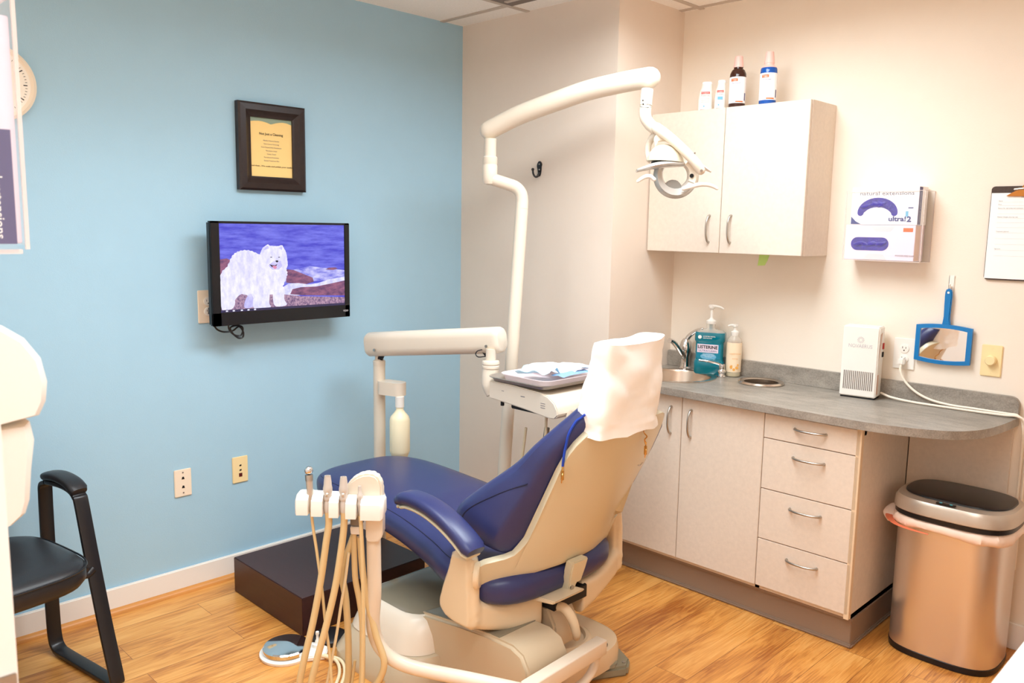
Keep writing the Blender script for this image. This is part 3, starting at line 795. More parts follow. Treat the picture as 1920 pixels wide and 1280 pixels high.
def rinse(x, m, lab, txt, kind):
    o = V((x, -.150, uz1))
    t = thing('rinse_bottle', o, lab, 'bottle', group=None)
    if kind == 'brown':
        MB(m).lathe([(.030, 0), (.033, .004), (.033, .128), (.032, .138), (.026, .152), (.019, .158), (.018, .166)], o, n=32).build('bottle', t)
    else:
        MB(m).lathe([(.030, 0), (.033, .004), (.033, .128), (.032, .141), (.030, .146)], o, n=32).build('bottle', t)
        MB(m_pinkcap).lathe([(.030, .146), (.024, .153), (.019, .157), (.018, .166)], o, n=32).build('neck', t)
    mb = MB(m_pinkcap).lathe([(.020, .164), (.0195, .17), (.0155, .205), (.0145, .208), (.005, .209)], o, n=30); mb.build('cap', t)
    MB(m_boxw).lathe([(.0332, .02), (.0335, .021), (.0335, .123), (.0332, .124)], o, n=40, cap=False).build('label', t)
    cd = V((.5, -.866, 0)); rt = V((.866, .5, 0)); up = V((0, 0, 1)); f = o + cd * .0342
    mb = MB(m_orange)
    def arc(a0, a1, z0, z1, m2):
        mb.use(m2)
        base = math.atan2(cd.y, cd.x)
        ps = [o + V((.0338 * math.cos(base + a), .0338 * math.sin(base + a), 0)) for a in [a0 + (a1 - a0) * k / 6 for k in range(7)]]
        for k in range(6): mb.poly([ps[k] + up * z0, ps[k + 1] + up * z0, ps[k + 1] + up * z1, ps[k] + up * z1])
    arc(-.85, .0, .106, .117, m_orange)
    mb.use(m_paper).text('Colgate', f + rt * -.013 + up * .1085 + cd * -.0012, rt, up, .0062, 'CENTER', width=.019)
    mb.use(m_navyp).text(txt, f + rt * -.006 + up * .096 + cd * -.0004, rt, up, .0058, 'CENTER', width=.03)
    mb.use(m_pinkp)
    for k in range(3): mb.text('antiseptic rinse', f + rt * -.006 + up * (.086 - k * .010) + cd * -.0004, rt, up, .0034, 'CENTER')
    mb.build('print', t)
    mb = MB(m_indigo); arc2 = mb
    base = math.atan2(cd.y, cd.x)
    ps = [o + V((.0338 * math.cos(base + a), .0338 * math.sin(base + a), 0)) for a in (.95, 1.05, 1.15)]
    for k in range(2): mb.poly([ps[k] + up * .03, ps[k + 1] + up * .03, ps[k + 1] + up * .06, ps[k] + up * .06])
    mb.build('barcode', t)
    mb = MB(m_orange); ps = [o + V((.0338 * math.cos(base + a), .0338 * math.sin(base + a), 0)) for a in [-.2 + .95 * k / 6 for k in range(7)]]
    for k in range(6): mb.poly([ps[k] + up * .023, ps[k + 1] + up * .023, ps[k + 1] + up * .028, ps[k] + up * .028])
    mb.build('stripe', t)
rinse(1.330, m_brownb, 'dark brown rinse bottle with pink cap on top of the wall cabinet', 'PerioGard', 'brown')
rinse(1.466, m_blueliq, 'blue mouthwash bottle with pink cap on top of the wall cabinet', 'PreviDent', 'blue')
def tube_bottle(x, hw, lab, kind):
    o = V((x, -.150, uz1)); a = math.radians(28)
    t = thing('paste_bottle', o, lab, 'bottle', rz=a)
    r = []
    for z, k, sft in ((0, .96, 0), (.004, 1, 0), (.05, .98, 0), (.085, .86, .002), (.10, .74, .004), (.112, .70, .005)):
        r.append([V((px + sft, py, z)) for px, py in sellipse(0, 0, hw * k, .017 * k, 2.6, 28)])
    MB(m_plasw).rings(r).build('bottle', t, local=True)
    r = [[V((px + .005, py, z)) for px, py in sellipse(0, 0, hw * k, .0125, 2.6, 28)] for z, k in ((.1122, .68), (.120, .68), (.1225, .62))]
    MB(m_boxw).rings(r).build('cap', t, local=True)
    f = -.0178; rt, up = V((1, 0, 0)), V((0, 0, 1))
    mb = MB(m_redp); mb.box((-hw * .55, f, .073), (hw * .6, f + .004, .081)); mb.box((-hw * .6, f + .0, .006), (hw * .75, f + .004, .0085))
    mb.use(m_paper).text('Colgate', (.0, f - .0002, .0745), rt, up, .0048, 'CENTER', width=hw * 1.0)
    mb.use(m_inkg).text('PreviDent', (0, f - .0002, .063), rt, up, .005, 'CENTER', width=hw * 1.1)
    if kind == 0:
        mb.use(m_pinkp)
        for k in range(3): mb.text('sensitive', (0, f - .0002, .052 - .007 * k), rt, up, .0036, 'CENTER', width=hw * 1.1)
    else:
        mb.use(m_skyp).box((-hw * .4, f, .043), (hw * .5, f + .004, .055))
    mb.use(m_skyp).lathe([(.003, 0), (.003, .002)], (-.004, f + .0015, .022), (0, -1, 0), n=12)
    mb.build('print', t, local=True)
tube_bottle(1.181, .030, 'white squat bottle with pink print, leftmost on top of the wall cabinet', 0)
tube_bottle(1.251, .023, 'white narrow bottle with a blue picture on top of the wall cabinet', 1)
# air purifier
o = V((1.888, -.078, cz1 + .0006)); a = math.radians(8)
t = thing('air_purifier', o, 'white box air purifier with slotted grille standing on the counter', 'air purifier', rz=a)
hw, hd, hh = .066, .040, .278
mb = MB(m_plasw).box((-hw, -hd, .006), (hw, hd, hh), .004)
mb.use(m_dark).box((-hw + .004, -hd + .004, 0), (hw - .004, hd - .004, .0065))
mb.build('housing', t, local=True)
mb = MB(m_vent)
for k in range(16):
    x = -.052 + k * .0069
    mb.box((x - .0017, -hd - .0006, .033), (x + .0017, -hd + .001, .105))
mb.build('grille', t, local=True)
mb = MB(m_inkl); rt, up = V((1, 0, 0)), V((0, 0, 1))
mb.text('NOVAERUS', (0, -hd - .0004, .196), rt, up, .0135, 'CENTER', width=.086)
for k in range(12):
    q = 2 * math.pi * k / 12
    for rr, ss in ((.011, .0014), (.007, .0011)):
        mb.box((rr * math.cos(q) - ss, -hd - .0007, .226 + rr * math.sin(q) - ss), (rr * math.cos(q) + ss, -hd + .0005, .226 + rr * math.sin(q) + ss))
mb.build('logo', t, local=True)
mb = MB(m_boxt); mb.prism([V((hw + .0004, -hd + .012, .15)), V((hw + .0004, -hd + .020, .25)), V((hw + .0004, -hd + .045, .255))], (.0006, 0, 0)).build('side_label', t, local=True); mb = MB(m_boxt); mb.prism([V((hw + .0004, -hd + .008, .02)), V((hw + .0004, -hd + .03, .02)), V((hw + .0004, -hd + .03, .095)), V((hw + .0004, -hd + .008, .095))], (.0006, 0, 0)); mb.build('side_label', t, local=True)
MB(m_ledr).box((hw, .018, .190), (hw + .004, .034, .214), .001).use(m_dark).box((hw, .016, .160), (hw + .004, .032, .180), .001).build('power_switch', t, local=True)
# its cord: from its foot, along the backsplash, off the counter end; and the plugged run back to the outlet
pc = [V((1.954, -.040, .862)), V((2.00, -.052, .853)), V((2.08, -.056, .848)), V((2.19, -.052, .8472)), V((2.30, -.047, .8472)), V((2.38, -.045, .849)), V((2.42, -.044, .851)), V((2.445, -.040, .83)), V((2.454, -.034, .74)), V((2.455, -.028, .5)), V((2.455, -.026, .3))]
MB(m_cord).tube(pc, .0044, n=8).build('mains_cord', t)
def outlet_r(t, P, a, z):
    duplex(t, P, a, z)
plate('power_outlet', 'R', 1.977, 2.055, .960, 1.078, m_plasw, 'white wall outlet with a plug in it behind the air purifier', 'power outlet', build=duplex)
t = thing('plug_lead', (2.02, -.02, cz1), 'white plugged lead drooping from the outlet over the counter end', 'power cord')
mb = MB(m_plasw).box((2.004, -.036, .978), (2.028, -.0095, 1.004), .004); mb.build('plug', t)
pl = [V((2.016, -.030, .982)), V((2.018, -.034, .955)), V((2.035, -.033, .92)), V((2.075, -.031, .885)), V((2.13, -.030, .862)), V((2.20, -.030, .853)), V((2.28, -.030, .853)), V((2.34, -.032, .853)), V((2.39, -.031, .853)), V((2.420, -.030, .850)), V((2.437, -.028, .815)), V((2.44, -.025, .70)), V((2.44, -.02, .5)), V((2.44, -.018, .3))]
MB(m_cord).tube(pl, .0046, n=8).build('cable', t)
# dimmer
def knob(t, P, a, z):
    n = P(0, 0, 1) - P(0, 0, 0)
    mb = MB(m_ivory).lathe([(.018, 0), (.0175, .016), (.015, .019)], P(a, z + .002, .006), n, n=24)
    mb.build('dial', t)
    for dz in (.045, -.045): MB(m_ivory).lathe([(.003, 0), (.003, .001)], P(a, z + dz, .006), n, n=10).build('screw', t)
plate('dimmer_switch', 'R', 2.280, 2.347, .973, 1.085, m_ivory, 'ivory rotary dimmer switch right of the blue hand mirror', 'light switch', build=knob)
# hand mirror on adhesive hook
t = thing('wall_hook', (2.160, 0, 1.262), 'white adhesive hook holding up the blue hand mirror', 'hook')
mb = MB(m_plasw).box((2.150, -.004, 1.262), (2.170, 0.0, 1.325), .002); mb.tube([V((2.160, -.004, 1.285)), V((2.160, -.016, 1.280)), V((2.160, -.022, 1.292))], .0035, n=8, round_end=True); mb.build('hook_body', t)
t = thing('hand_mirror', (2.155, -.012, .997), 'blue plastic hand mirror hanging upside down on the wall', 'mirror')
cx, zc = 2.153, 1.071
def barrel(hx, hz, b, n=10):
    pts = []
    for k in range(n + 1): u = -1 + 2 * k / n; pts.append((cx + hx * u, zc - hz - b * (1 - u * u)))
    for k in range(n + 1): u = 1 - 2 * k / n; pts.append((cx + hx * u, zc + hz + b * (1 - u * u)))
    return pts
o1, i1 = barrel(.096, .066, .008), barrel(.080, .053, .007)
mb = MB(m_mirb)
t1 = bmesh.new()
va = [[t1.verts.new((x, y, z)) for x, z in pts] for pts, y in ((o1, -.010), (o1, -.022), (i1, -.023), (i1, -.016))]
n = len(o1)
for k in range(3):
    for j in range(n): t1.faces.new((va[k][j], va[k][(j + 1) % n], va[k + 1][(j + 1) % n], va[k + 1][j]))
t1.faces.new(va[0]); bmesh.ops.recalc_face_normals(t1, faces=t1.faces); mb.merge(t1); mb.build('frame', t, angle=50)
MB(m_mirror).prism([V((x, -.0175, z)) for x, z in i1], (0, .003, 0)).build('glass', t)
hp = [(-.014, 1.138), (-.010, 1.17), (-.011, 1.21), (-.012, 1.25), (-.011, 1.268), (-.006, 1.276), (.006, 1.276), (.011, 1.268), (.013, 1.25), (.012, 1.21), (.011, 1.17), (.016, 1.138)]
holed = MB(m_mirb).prism([V((2.158 + x, -.011, z)) for x, z in hp], (0, -.011, 0), .003)
holed.build('grip', t)
MB(m_plasw).lathe([(.004, 0), (.004, .0006)], (2.158, -.0222, 1.262), (0, -1, 0), n=14).build('hang_hole', t)
# clipboard
t = thing('clipboard', (2.385, -.004, 1.317), 'brown clipboard with a white form hung at the right edge of the wall', 'clipboard')
MB(m_board).prism([V((x, -.004, z)) for x, z in rrect(2.385, 1.478, .121, .162, .012)], (0, -.005, 0)).build('board', t)
mb = MB(m_paper).box((2.266, -.0105, 1.321), (2.500, -.009, 1.617))
mb.use(m_inkl)
for k, z in enumerate([1.585, 1.573, 1.560, 1.545, 1.530, 1.515, 1.498, 1.48, 1.46, 1.44, 1.42, 1.40]): mb.box((2.290, -.0108, z), (2.470, -.0104, z + .0006))
mb.use(m_inkg).text('PATIENT NOTES', (2.385, -.0106, 1.60), RX, ZU, .005, 'CENTER')
for s, z in (('Name', 1.588), ('Date', 1.576), ('Reason for visit today and comments', 1.563), ('Medical changes since last visit', 1.533), ('Treatment planned', 1.483), ('Signature', 1.423)): mb.text(s, (2.290, -.0106, z), RX, ZU, .0036)
mb.build('form', t)
mb = MB(m_copper)
mb.prism([V((2.312, -.012, 1.606)), V((2.385, -.012, 1.604)), V((2.458, -.012, 1.606)), V((2.440, -.012, 1.618)), V((2.415, -.012, 1.630)), V((2.40, -.012, 1.655)), V((2.37, -.012, 1.655)), V((2.355, -.012, 1.630)), V((2.330, -.012, 1.618))], (0, -.006, 0), .0015)
mb.use(m_nickel).tube([V((2.335, -.014, 1.628)), V((2.385, -.016, 1.632)), V((2.435, -.014, 1.628))], .005, n=10)
mb.build('clip', t)
# note under the cabinet
t = MB(m_greent).prism([V((1.470, -.15, 1.378)), V((1.515, -.15, 1.378)), V((1.508, -.152, 1.355)), V((1.498, -.154, 1.334)), V((1.466, -.153, 1.332)), V((1.468, -.151, 1.355))], (0, .0012, 0)).build('sticky_note')
t['label'] = 'lime green note stuck under the wall cabinet'; t['category'] = 'note'
# ------------------------------------------------ glove boxes in acrylic holder (right wall)
def acrylic(t, x0, x1, z0, z1, y0, y1, th=.003, lip=None):
    mb = MB(m_acry)
    mb.box((x0, y0, z0), (x1, y0 + th, z1 if lip is None else lip))
    mb.box((x0, y1 - th, z0), (x1, y1, z1))
    mb.box((x0, y0 + th, z0), (x0 + th, y1 - th, z1)); mb.box((x1 - th, y0 + th, z0), (x1, y1 - th, z1))
    mb.box((x0 + th, y0 + th, z0), (x1 - th, y1 - th, z0 + th))
    o = mb.build('holder_shell', t)
    zt_ = z1 if lip is None else lip
    e = .0022
    mb = MB(m_acrye)
    for (a, b) in (((x0, y0, zt_ - e), (x1, y0 + e, zt_)), ((x0, y0, z0), (x1, y0 + e, z0 + e)), ((x0, y0, z0), (x0 + e, y0 + e, zt_)), ((x1 - e, y0, z0), (x1, y0 + e, zt_)), ((x1 - e, y0, zt_ - e), (x1, y1, zt_)), ((x1 - e, y1 - e, z0), (x1, y1, z1)), ((x1 - e, y0, z0), (x1, y1, z0 + e))): mb.box(a, b)
    mb.build('holder_rim_glint', t, label='cut edges of the acrylic with caught light painted pale')
    return o
gx0, gx1, gz0, gz1 = 1.792, 2.078, 1.368, 1.640
t = thing('glove_box_holder', ((gx0 + gx1) / 2, -.05, gz0), 'clear acrylic holder on the right wall holding two boxes of violet gloves', 'glove dispenser')
acrylic(t, gx0, gx1, gz0, gz1 - .012, -.102, -.001)
gm = (gz0 + .134)
def glovebox(z0, z1, x0, x1, m, lab, kind):
    t = thing('glove_box', ((x0 + x1) / 2, -.05, z0), lab, 'glove box')
    yf = -.096
    MB(m).box((x0, yf, z0), (x1, -.008, z1), .001).build('carton', t)
    mb = MB(m_glovep); cx, cz = (x0 + x1) / 2, (z0 + z1) / 2
    if kind == 0:
        cxa, cza = 1.910, z0 + .064
        pts = []
        for k in range(17): q = math.radians(180 - 180 * k / 16); pts.append((cxa + .074 * math.cos(q), cza - .02 + .056 * math.sin(q)))
        for k in range(7): q = math.radians(0 - 180 * k / 6); pts.append((cxa + .062 + .012 * math.cos(q), cza - .020 + .012 * math.sin(q)))
        for k in range(9): q = math.radians(30 + 120 * k / 8); pts.append((cxa + .054 * math.cos(q), cza - .035 + .036 * math.sin(q)))
        for k in range(7): q = math.radians(0 - 180 * k / 6); pts.append((cxa - .062 + .012 * math.cos(q), cza - .020 + .012 * math.sin(q)))
    else:
        pts = rrect(1.890, z0 + .060, .070, .0245, .0244, 8)
    mb.prism([V((x, yf - .0008, z)) for x, z in pts], (0, .003, 0))
    for k in range(9):
        u = random.uniform(-.05, .05)
        zc = (z0 + .076 - 4.5 * u * u) if kind == 0 else z0 + .06
        c0 = V(((1.910 if kind == 0 else 1.890) + u, yf + .001, zc))
        ro = Matrix.Rotation(random.uniform(-.6, .6), 4, 'Y')
        mb.sphere(c0, .016, (1.3, .3, .55), 12, ro)
    mb.build('gloves', t, label='violet gloves bulging from the opening')
    mb = MB(m_indigo)
    if kind == 0:
        mb.use(m_inkg).text('natural extensions', (x0 + .028, yf - .0006, z1 - .030), RX, ZU, .014, width=.196)
        mb.use(m_navyp).text('ultra!', (x0 + .140, yf - .0006, z0 + .014), RX, ZU, .017, width=.062, bold=.03).text('2', (x0 + .206, yf - .0006, z0 + .012), RX, ZU, .019, width=.016, bold=.04)
        mb.prism([V((x0 + .002, yf - .0006, z0 + .002)), V((x0 + .040, yf - .0006, z0 + .002)), V((x0 + .02, yf - .0006, z0 + .012)), V((x0 + .002, yf - .0006, z0 + .030))], (0, .001, 0))
        mb.box((x0 + .208, yf - .0006, z0 + .060), (x0 + .226, yf + .001, z0 + .064))
        mb.use(m_skyp).box((x0 + .2, yf - .0005, z0 + .03), (x0 + .21, yf + .001, z0 + .05))
        mb.build('print', t); mb = MB(m_indigo)
        mb.box((x1 - .0005, yf + .001, z0 + .002), (x1 + .0006, yf + .030, z1 - .002))
        mb.use(m_inkl).text('natural extensions', (x1 + .0007, yf + .020, z0 + .012), ZU, V((0, -1, 0)), .010, width=.105)
    else:
        mb.use(m_orange).box((x0 + .212, yf - .0006, z1 - .024), (x0 + .246, yf + .001, z1 - .010))
        mb.use(m_paper).text('LATEX', (x0 + .018, yf - .0006, z1 - .03), RX, ZU, .012, width=.06)
        mb.use(m_inkg).text('POWDER-FREE EXAM', (x0 + .19, yf - .0006, z0 + .016), RX, ZU, .006, width=.066)
        mb.use(m_lilact); mb.prism([V((x0 + .09, yf - .0006, z1 - .002)), V((x0 + .185, yf - .0006, z1 - .002)), V((x0 + .165, yf - .0006, z1 - .024)), V((x0 + .11, yf - .0006, z1 - .024))], (0, .001, 0))
        mb.prism([V((x0 + .07, yf - .0006, z0 + .002)), V((x0 + .16, yf - .0006, z0 + .002)), V((x0 + .145, yf - .0006, z0 + .022)), V((x0 + .09, yf - .0006, z0 + .024))], (0, .001, 0))
        mb.build('print', t); mb = MB(m_boxt)
        mb.box((x1 - .0005, yf + .001, z0 + .002), (x1 + .0006, yf + .05, z1 - .002))
    mb.build('side_print', t)
glovebox(gm + .001, gz1 + .002, 1.812, 2.055, m_boxw, 'white glove box, upper one in the clear holder on the right wall', 0)
glovebox(gz0 + .0035, gm, 1.797, 2.052, m_boxl, 'lilac glove box, lower one in the clear holder on the right wall', 1)
# ------------------------------------------------ bin
bcx, bcy, bhx, bhy = 2.303, -.185, .178, .152
t = thing('trash_bin', (bcx, bcy, 0), 'tall stainless steel sensor trash bin with black lid under the counter end', 'trash can')
def bring(z, k, dx=0.0, p=3.2): return [V((x, y, z)) for x, y in sellipse(bcx, bcy, bhx + dx, bhy + dx, p, 64)]
MB(m_blackp).rings([bring(0, 1, -.004), bring(.002, 1, 0), bring(.022, 1, .001), bring(.024, 1, -.002)]).build('base_ring', t)
m_binst = mat('bin_steel', rgb(226, 216, 206), 0.3, 0.9, bump=0.02, bscale=300, stretch=(1, 1, .02))
MB(m_binst).rings([bring(.024, 1, -.001), bring(.50, 1, 0.0)]).build('body', t)
MB(m_blackp).rings([bring(.50, 1, .010), bring(.502, 1, .012), bring(.516, 1, .012), bring(.518, 1, .010)]).build('lid_gasket', t)
MB(m_silver).rings([bring(.518, 1, .013), bring(.521, 1, .016), bring(.553, 1, .014), bring(.566, 1, .006), bring(.570, 1, -.012), bring(.569, 1, -.03)]).build('lid_collar', t)
r = []
for z, dx in ((.566, -.017), (.574, -.020), (.577, -.034)):
    r.append([V((x, y, z)) for x, y in sellipse(bcx, bcy + .012, bhx + dx + .01, bhy + dx - .004, 3.0, 48)])
MB(m_blackp).rings(r).build('lid_flap', t)
MB(m_blackp).box((bcx - .03, bcy - bhy - .004, .5705), (bcx + .03, bcy - bhy + .014, .5735), .001).use(m_led).lathe([(.005, 0), (.005, .001)], (bcx - .016, bcy - bhy + .005, .5735), n=12).lathe([(.005, 0), (.005, .001)], (bcx + .016, bcy - bhy + .005, .5735), n=12).build('sensor_panel', t)
# bag
ri = []
for j, (z, dx) in enumerate(((.498, .004), (.49, .012), (.480, .015), (.470, .014), (.464, .009), (.461, .004))):
    rr = []
    for k, (x, y) in enumerate(sellipse(bcx, bcy, bhx + dx, bhy + dx, 3.2, 96)):
        wv = math.sin(k * .9) * .003 + math.sin(k * 2.3 + j) * .0025
        zz_ = z + (math.sin(k * .19 + 1) * .006 + math.sin(k * .47) * .0035) * (j / 5)
        d = V((x - bcx, y - bcy, 0)).normalized(); wv = max(wv, -.002)
        rr.append(V((x, y, zz_)) + d * wv)
    ri.append(rr)
t = thing('bin_bag', (bcx, bcy, .45), 'white bin bag with coral drawstring folded over the steel bin rim', 'bin bag')
b_ = MB(m_binbag).rings(ri, cap0=False, cap1=False).build('bag', t); 
e0 = V((bcx - bhx - .022, bcy - .05, .488))
mb = MB(m_binstr)
pts = [V((bcx - bhx - .020, bcy - .02, .476)), V((bcx - bhx - .022, bcy - .09, .470)), V((bcx - bhx + .02, bcy - bhy + .002, .466)), V((bcx - .10, bcy - bhy - .018, .464)), V((bcx - .04, bcy - bhy - .019, .462))]
mb.tube(pts, [.012, .012, .010, .008, .003], n=8, ry=.002); mb.build('drawstring', t)
mb = MB(m_binbag)
mb.tube([V((bcx - bhx - .012, bcy + .02, .488)), V((bcx - bhx - .026, bcy - .03, .490)), V((bcx - bhx - .03, bcy - .07, .475)), V((bcx - bhx - .012, bcy - .10, .455))], [.012, .018, .020, .010], n=10, ry=.006); mb.build('knot', t)
# foreground counter
t = thing('side_counter', (3.25, -1.5, 0), 'white speckled laminate counter corner at the bottom right foreground', 'countertop')
MB(m_speck).box((2.888, -2.35, .862), (3.9, -.75, .90), .004).build('worktop', t)
MB(m_lam).box((2.93, -2.30, .1), (3.9, -.8, .862), .002).build('cabinet_body', t)
MB(m_toe).box((2.97, -2.28, 0), (3.9, -.82, .1)).build('toe_kick', t)
# ------------------------------------------------ step platform
t = MB(m_wenge).box((.141, -1.8017, 0), (.6574, -1.238, .1437), .0025).build('step_platform')
t['label'] = 'low dark brown wooden step box on the floor by the blue wall'; t['category'] = 'step'

# ================================================================== DENTAL CHAIR
YC = -1.388
chair = thing('dental_chair', (1.25, YC, 0), 'navy blue dental chair with tan back shell in the middle of the room', 'dental chair')
def interp(tab, x):
    for i in range(len(tab) - 1):
        a, b = tab[i], tab[i + 1]
        if a[0] <= x <= b[0]:
            f = (x - a[0]) / (b[0] - a[0]); f = f * f * (3 - 2 * f) if False else f
            return [p + (q - p) * f for p, q in zip(a[1:], b[1:])]
    return list(tab[-1][1:])
# seat and leg rest: (x, half width, z top, z bottom)
ST = [(.372, .06, .490, .462), (.378, .115, .503, .448), (.395, .165, .515, .434), (.43, .207, .525, .422), (.50, .236, .532, .412), (.60, .246, .536, .405), (.75, .248, .534, .400),
      (.90, .250, .528, .392), (1.05, .262, .518, .376), (1.20, .285, .502, .355), (1.28, .303, .488, .346), (1.36, .308, .477, .336), (1.43, .300, .470, .330), (1.485, .276, .464, .333), (1.518, .240, .456, .343), (1.538, .195, .442, .360), (1.547, .140, .425, .380)]
def seat_ring(hw, zt, zb, x, p=3.0, n=44):
    zc, hz = (zt + zb) / 2, (zt - zb) / 2
    out = []
    for yy, z in sellipse(0, 0, hw, hz, p, n):
        # dished top
        if z > 0: z -= .010 * max(0, 1 - (yy / hw) ** 2) * (1 if x > 1.0 else .3)
        out.append(V((x, YC + yy, zc + z)))
    return out
def smooth_tab(tab, per=3):
    pts = catmull([V((t[1], t[2], t[3])) for t in tab], per); xs = catmull([V((t[0], 0, 0)) for t in tab], per)
    return [(x.x, p.x, p.y, p.z) for x, p in zip(xs, pts)]
TB = smooth_tab(ST)
mb = MB(m_vinyl).rings([seat_ring(hw, zt, zb, x) for x, hw, zt, zb in TB])
seat = mb.build('seat_cushion', chair, angle=60)
for s in (-1, 1):
    pts = []
    for x, hw, zt, zb in TB[10:-12]:
        zc, hz = (zt + zb) / 2, (zt - zb) / 2
        a = math.radians(30); c, q = math.cos(a), math.sin(a)
        pts.append(V((x, YC + s * (hw * c ** (2 / 3) + .0005), zc + hz * q ** (2 / 3) + .0005 - .002)))
    MB(m_seam).tube(pts[::2], .0016, n=6, sub=2).build('piping', seat)
# back shell
def xs(z): return 1.555 + .45 * (z - .45)
# columns of the shell outline: (distance from the middle, z of the top edge)
COLS = [(0, .925), (.05, .926), (.10, .926), (.135, .924), (.160, .915), (.180, .898), (.196, .872), (.206, .840), (.2095, .800), (.2110, .565), (.216, .536), (.228, .518), (.250, .508), (.278, .502), (.300, .496), (.318, .482), (.328, .462), (.331, .440)]
def shell_xyz(dy, z, off=0.0):
    g = lambda c, w: math.exp(-((z - c) / w) ** 2)
    if dy < 0: k = 1 - .045 * g(.60, .09) + .045 * g(.80, .07) if abs(dy) < .2112 else 1.0
    else: k = 1 + .085 * min(1, max(0, (z - .52) / .1))
    y = dy * k + .034 * min(1, max(0, (z - .53) / .22))
    if z < .55: y += .036 * (max(0, dy) / .33) ** 2 * (1 - max(0, (z - .5) / .05))
    return V((xs(z) - 1.05 * dy * dy - off, YC + y, z))
def shell_pt(v, u, off=0.0): return shell_xyz(.22 * u, .445 + .48 * v, off)
t = bmesh.new()
NR = 30
G = []
for sgn, lst in ((-1, COLS[::-1]), (1, COLS[1:])):
    for dy, zt in lst:
        zb = .445 - .042 * (dy / .33) ** 2.2 + (.02 * max(0, (dy - .315) / .016) if dy > .315 else 0)
        G.append([t.verts.new(shell_xyz(sgn * dy, zb + (zt - zb) * j / NR)) for j in range(NR + 1)])
for i in range(len(G) - 1):
    for j in range(NR): t.faces.new((G[i][j], G[i + 1][j], G[i + 1][j + 1], G[i][j + 1]))
bmesh.ops.recalc_face_normals(t, faces=t.faces)
mb = MB(m_shell); mb.merge(t)
mb.bm.normal_update()
if sum((f.normal.x for f in mb.bm.faces)) < 0: bmesh.ops.reverse_faces(mb.bm, faces=mb.bm.faces)
sh = mb.build('back_shell', chair, angle=75)
solid(sh, .022, -1.0)
bv = sh.modifiers.new('round', 'BEVEL'); bv.width = .005; bv.segments = 2; bv.limit_method = 'ANGLE'; bv.angle_limit = math.radians(50)
# hinge tab
mb = MB(m_shell)
hz = [(-.036, .455), (-.036, .42), (-.030, .375), (-.026, .352), (.004, .350), (.006, .372), (.026, .372), (.034, .42), (.036, .455)]
mb.prism([V((1.588 + .25 * (z - .45), YC + .01 + y, z)) for y, z in hz], (-.032, 0, 0), .004)
mb.build('hinge_tab', sh)
MB(m_nickel).lathe([(.0075, 0), (.0075, .004), (.004, .005)], (1.568, YC - .008, .364), (1, 0, 0), n=14).build('hinge_bolt', sh)
# seam line across the shell near its far edge
MB(m_silver).tube([shell_pt(.62, .60, -.001), shell_pt(.60, .72, -.001), shell_pt(.61, .80, -.001)], .002, n=6).build('shell_trim', sh)
# back cushion : (z, half width, side depth, centre depth)
BT = [(.496, .17, .085, .06), (.502, .215, .12, .07), (.512, .256, .175, .08), (.54, .274, .204, .085), (.585, .280, .208, .085), (.65, .272, .176, .08), (.71, .262, .140, .075), (.77, .250, .108, .070), (.83, .236, .088, .066), (.88, .212, .078, .064), (.93, .180, .072, .062), (.97, .150, .070, .06), (.99, .13, .066, .058)]
def back_ring(z, hw, sd, cd):
    x0 = lambda y: xs(z) - .024 - 1.05 * y * y
    pts = []
    K = 12
    # back side from -hw to hw, then wing round, front centre, other wing
    bw = hw - .012
    for k in range(K + 1):
        y = -bw + 2 * bw * k / K; pts.append((x0(y), y))
    r = min(.045, sd * .45)
    side = [(0, .3), (0, .6)]
    for f in (.06, .25, .5, .75, 1.0):
        pass
    def wing(s):
        xb = x0(hw)
        L = sd
        w = [(xb - .012, hw - .002), (xb - L * .30, hw + .002), (xb - L * .62, hw + .001)]
        for a in range(0, 181, 30):
            q = math.radians(a)
            w.append((xb - (L - r) - r * math.sin(q) * .95 if True else 0, (hw - r) + r * math.cos(q)))
        return [(x, s * y) for x, y in w]
    wl = wing(1)
    pts += wl
    # front, concave from wing inner edge to centre
    yi = hw - 2 * r
    xa = wl[-1][0]
    for k in range(1, 12):
        y = yi - 2 * yi * k / 12
        f = abs(y) / yi
        xc = xs(z) - .024 - cd
        pts.append((xc + (xa - xc) * f ** 2.2, y))
    pts += [(x, -y) for x, y in wl[::-1] for _ in (0,)]
    return [V((x, YC + y + (.078 * max(0, y / hw) * min(1, max(0, (z - .5) / .1)) * min(1, max(0, (.90 - z) / .06))) + .030 * min(1, max(0, (z - .5) / .25)), z + .12 * (xs(z) - x))) for x, y in pts]
def smooth4(tab, per=3):
    a = catmull([V((t[0], t[1], t[2])) for t in tab], per); b = catmull([V((t[3], 0, 0)) for t in tab], per)
    return [(p.x, p.y, p.z, q.x) for p, q in zip(a, b)]
BB = smooth4(BT)
back = MB(m_vinyl).rings([back_ring(*b) for b in BB]).build('back_cushion', chair, angle=70)
for s in (-1, 1):
    pts = []
    for (z, fx) in ((.516, .5), (.535, .68), (.57, .74), (.61, .70), (.66, .55), (.70, .36), (.735, .08)):
        hw, sd, cd = interp(BT, z)
        xb = xs(z) - .024 - 1.05 * hw * hw
        x = xb - sd * fx
        pts.append(V((x, YC + .030 * min(1, max(0, (z - .5) / .25)) + s * (hw + .0015), z + .12 * (xs(z) - x))))
    MB(m_seam).tube(pts, .0022, n=6).build('wing_seam', back)
# head rest under the cover
mb = MB(m_vinyl)
def xh(z): return 1.730 + .08 * (z - .90)
hr = []
for z, hx, hy in ((.93, .020, .08), (.95, .030, .095), (1.05, .034, .10), (1.10, .030, .095), (1.115, .02, .07)):
    hr.append([V((xh(z) - .018 + x, YC + .005 + y, z)) for x, y in rrect(0, 0, hx, hy, hx * .8, 5)])
mb.rings(hr); mb.build('head_rest', chair)
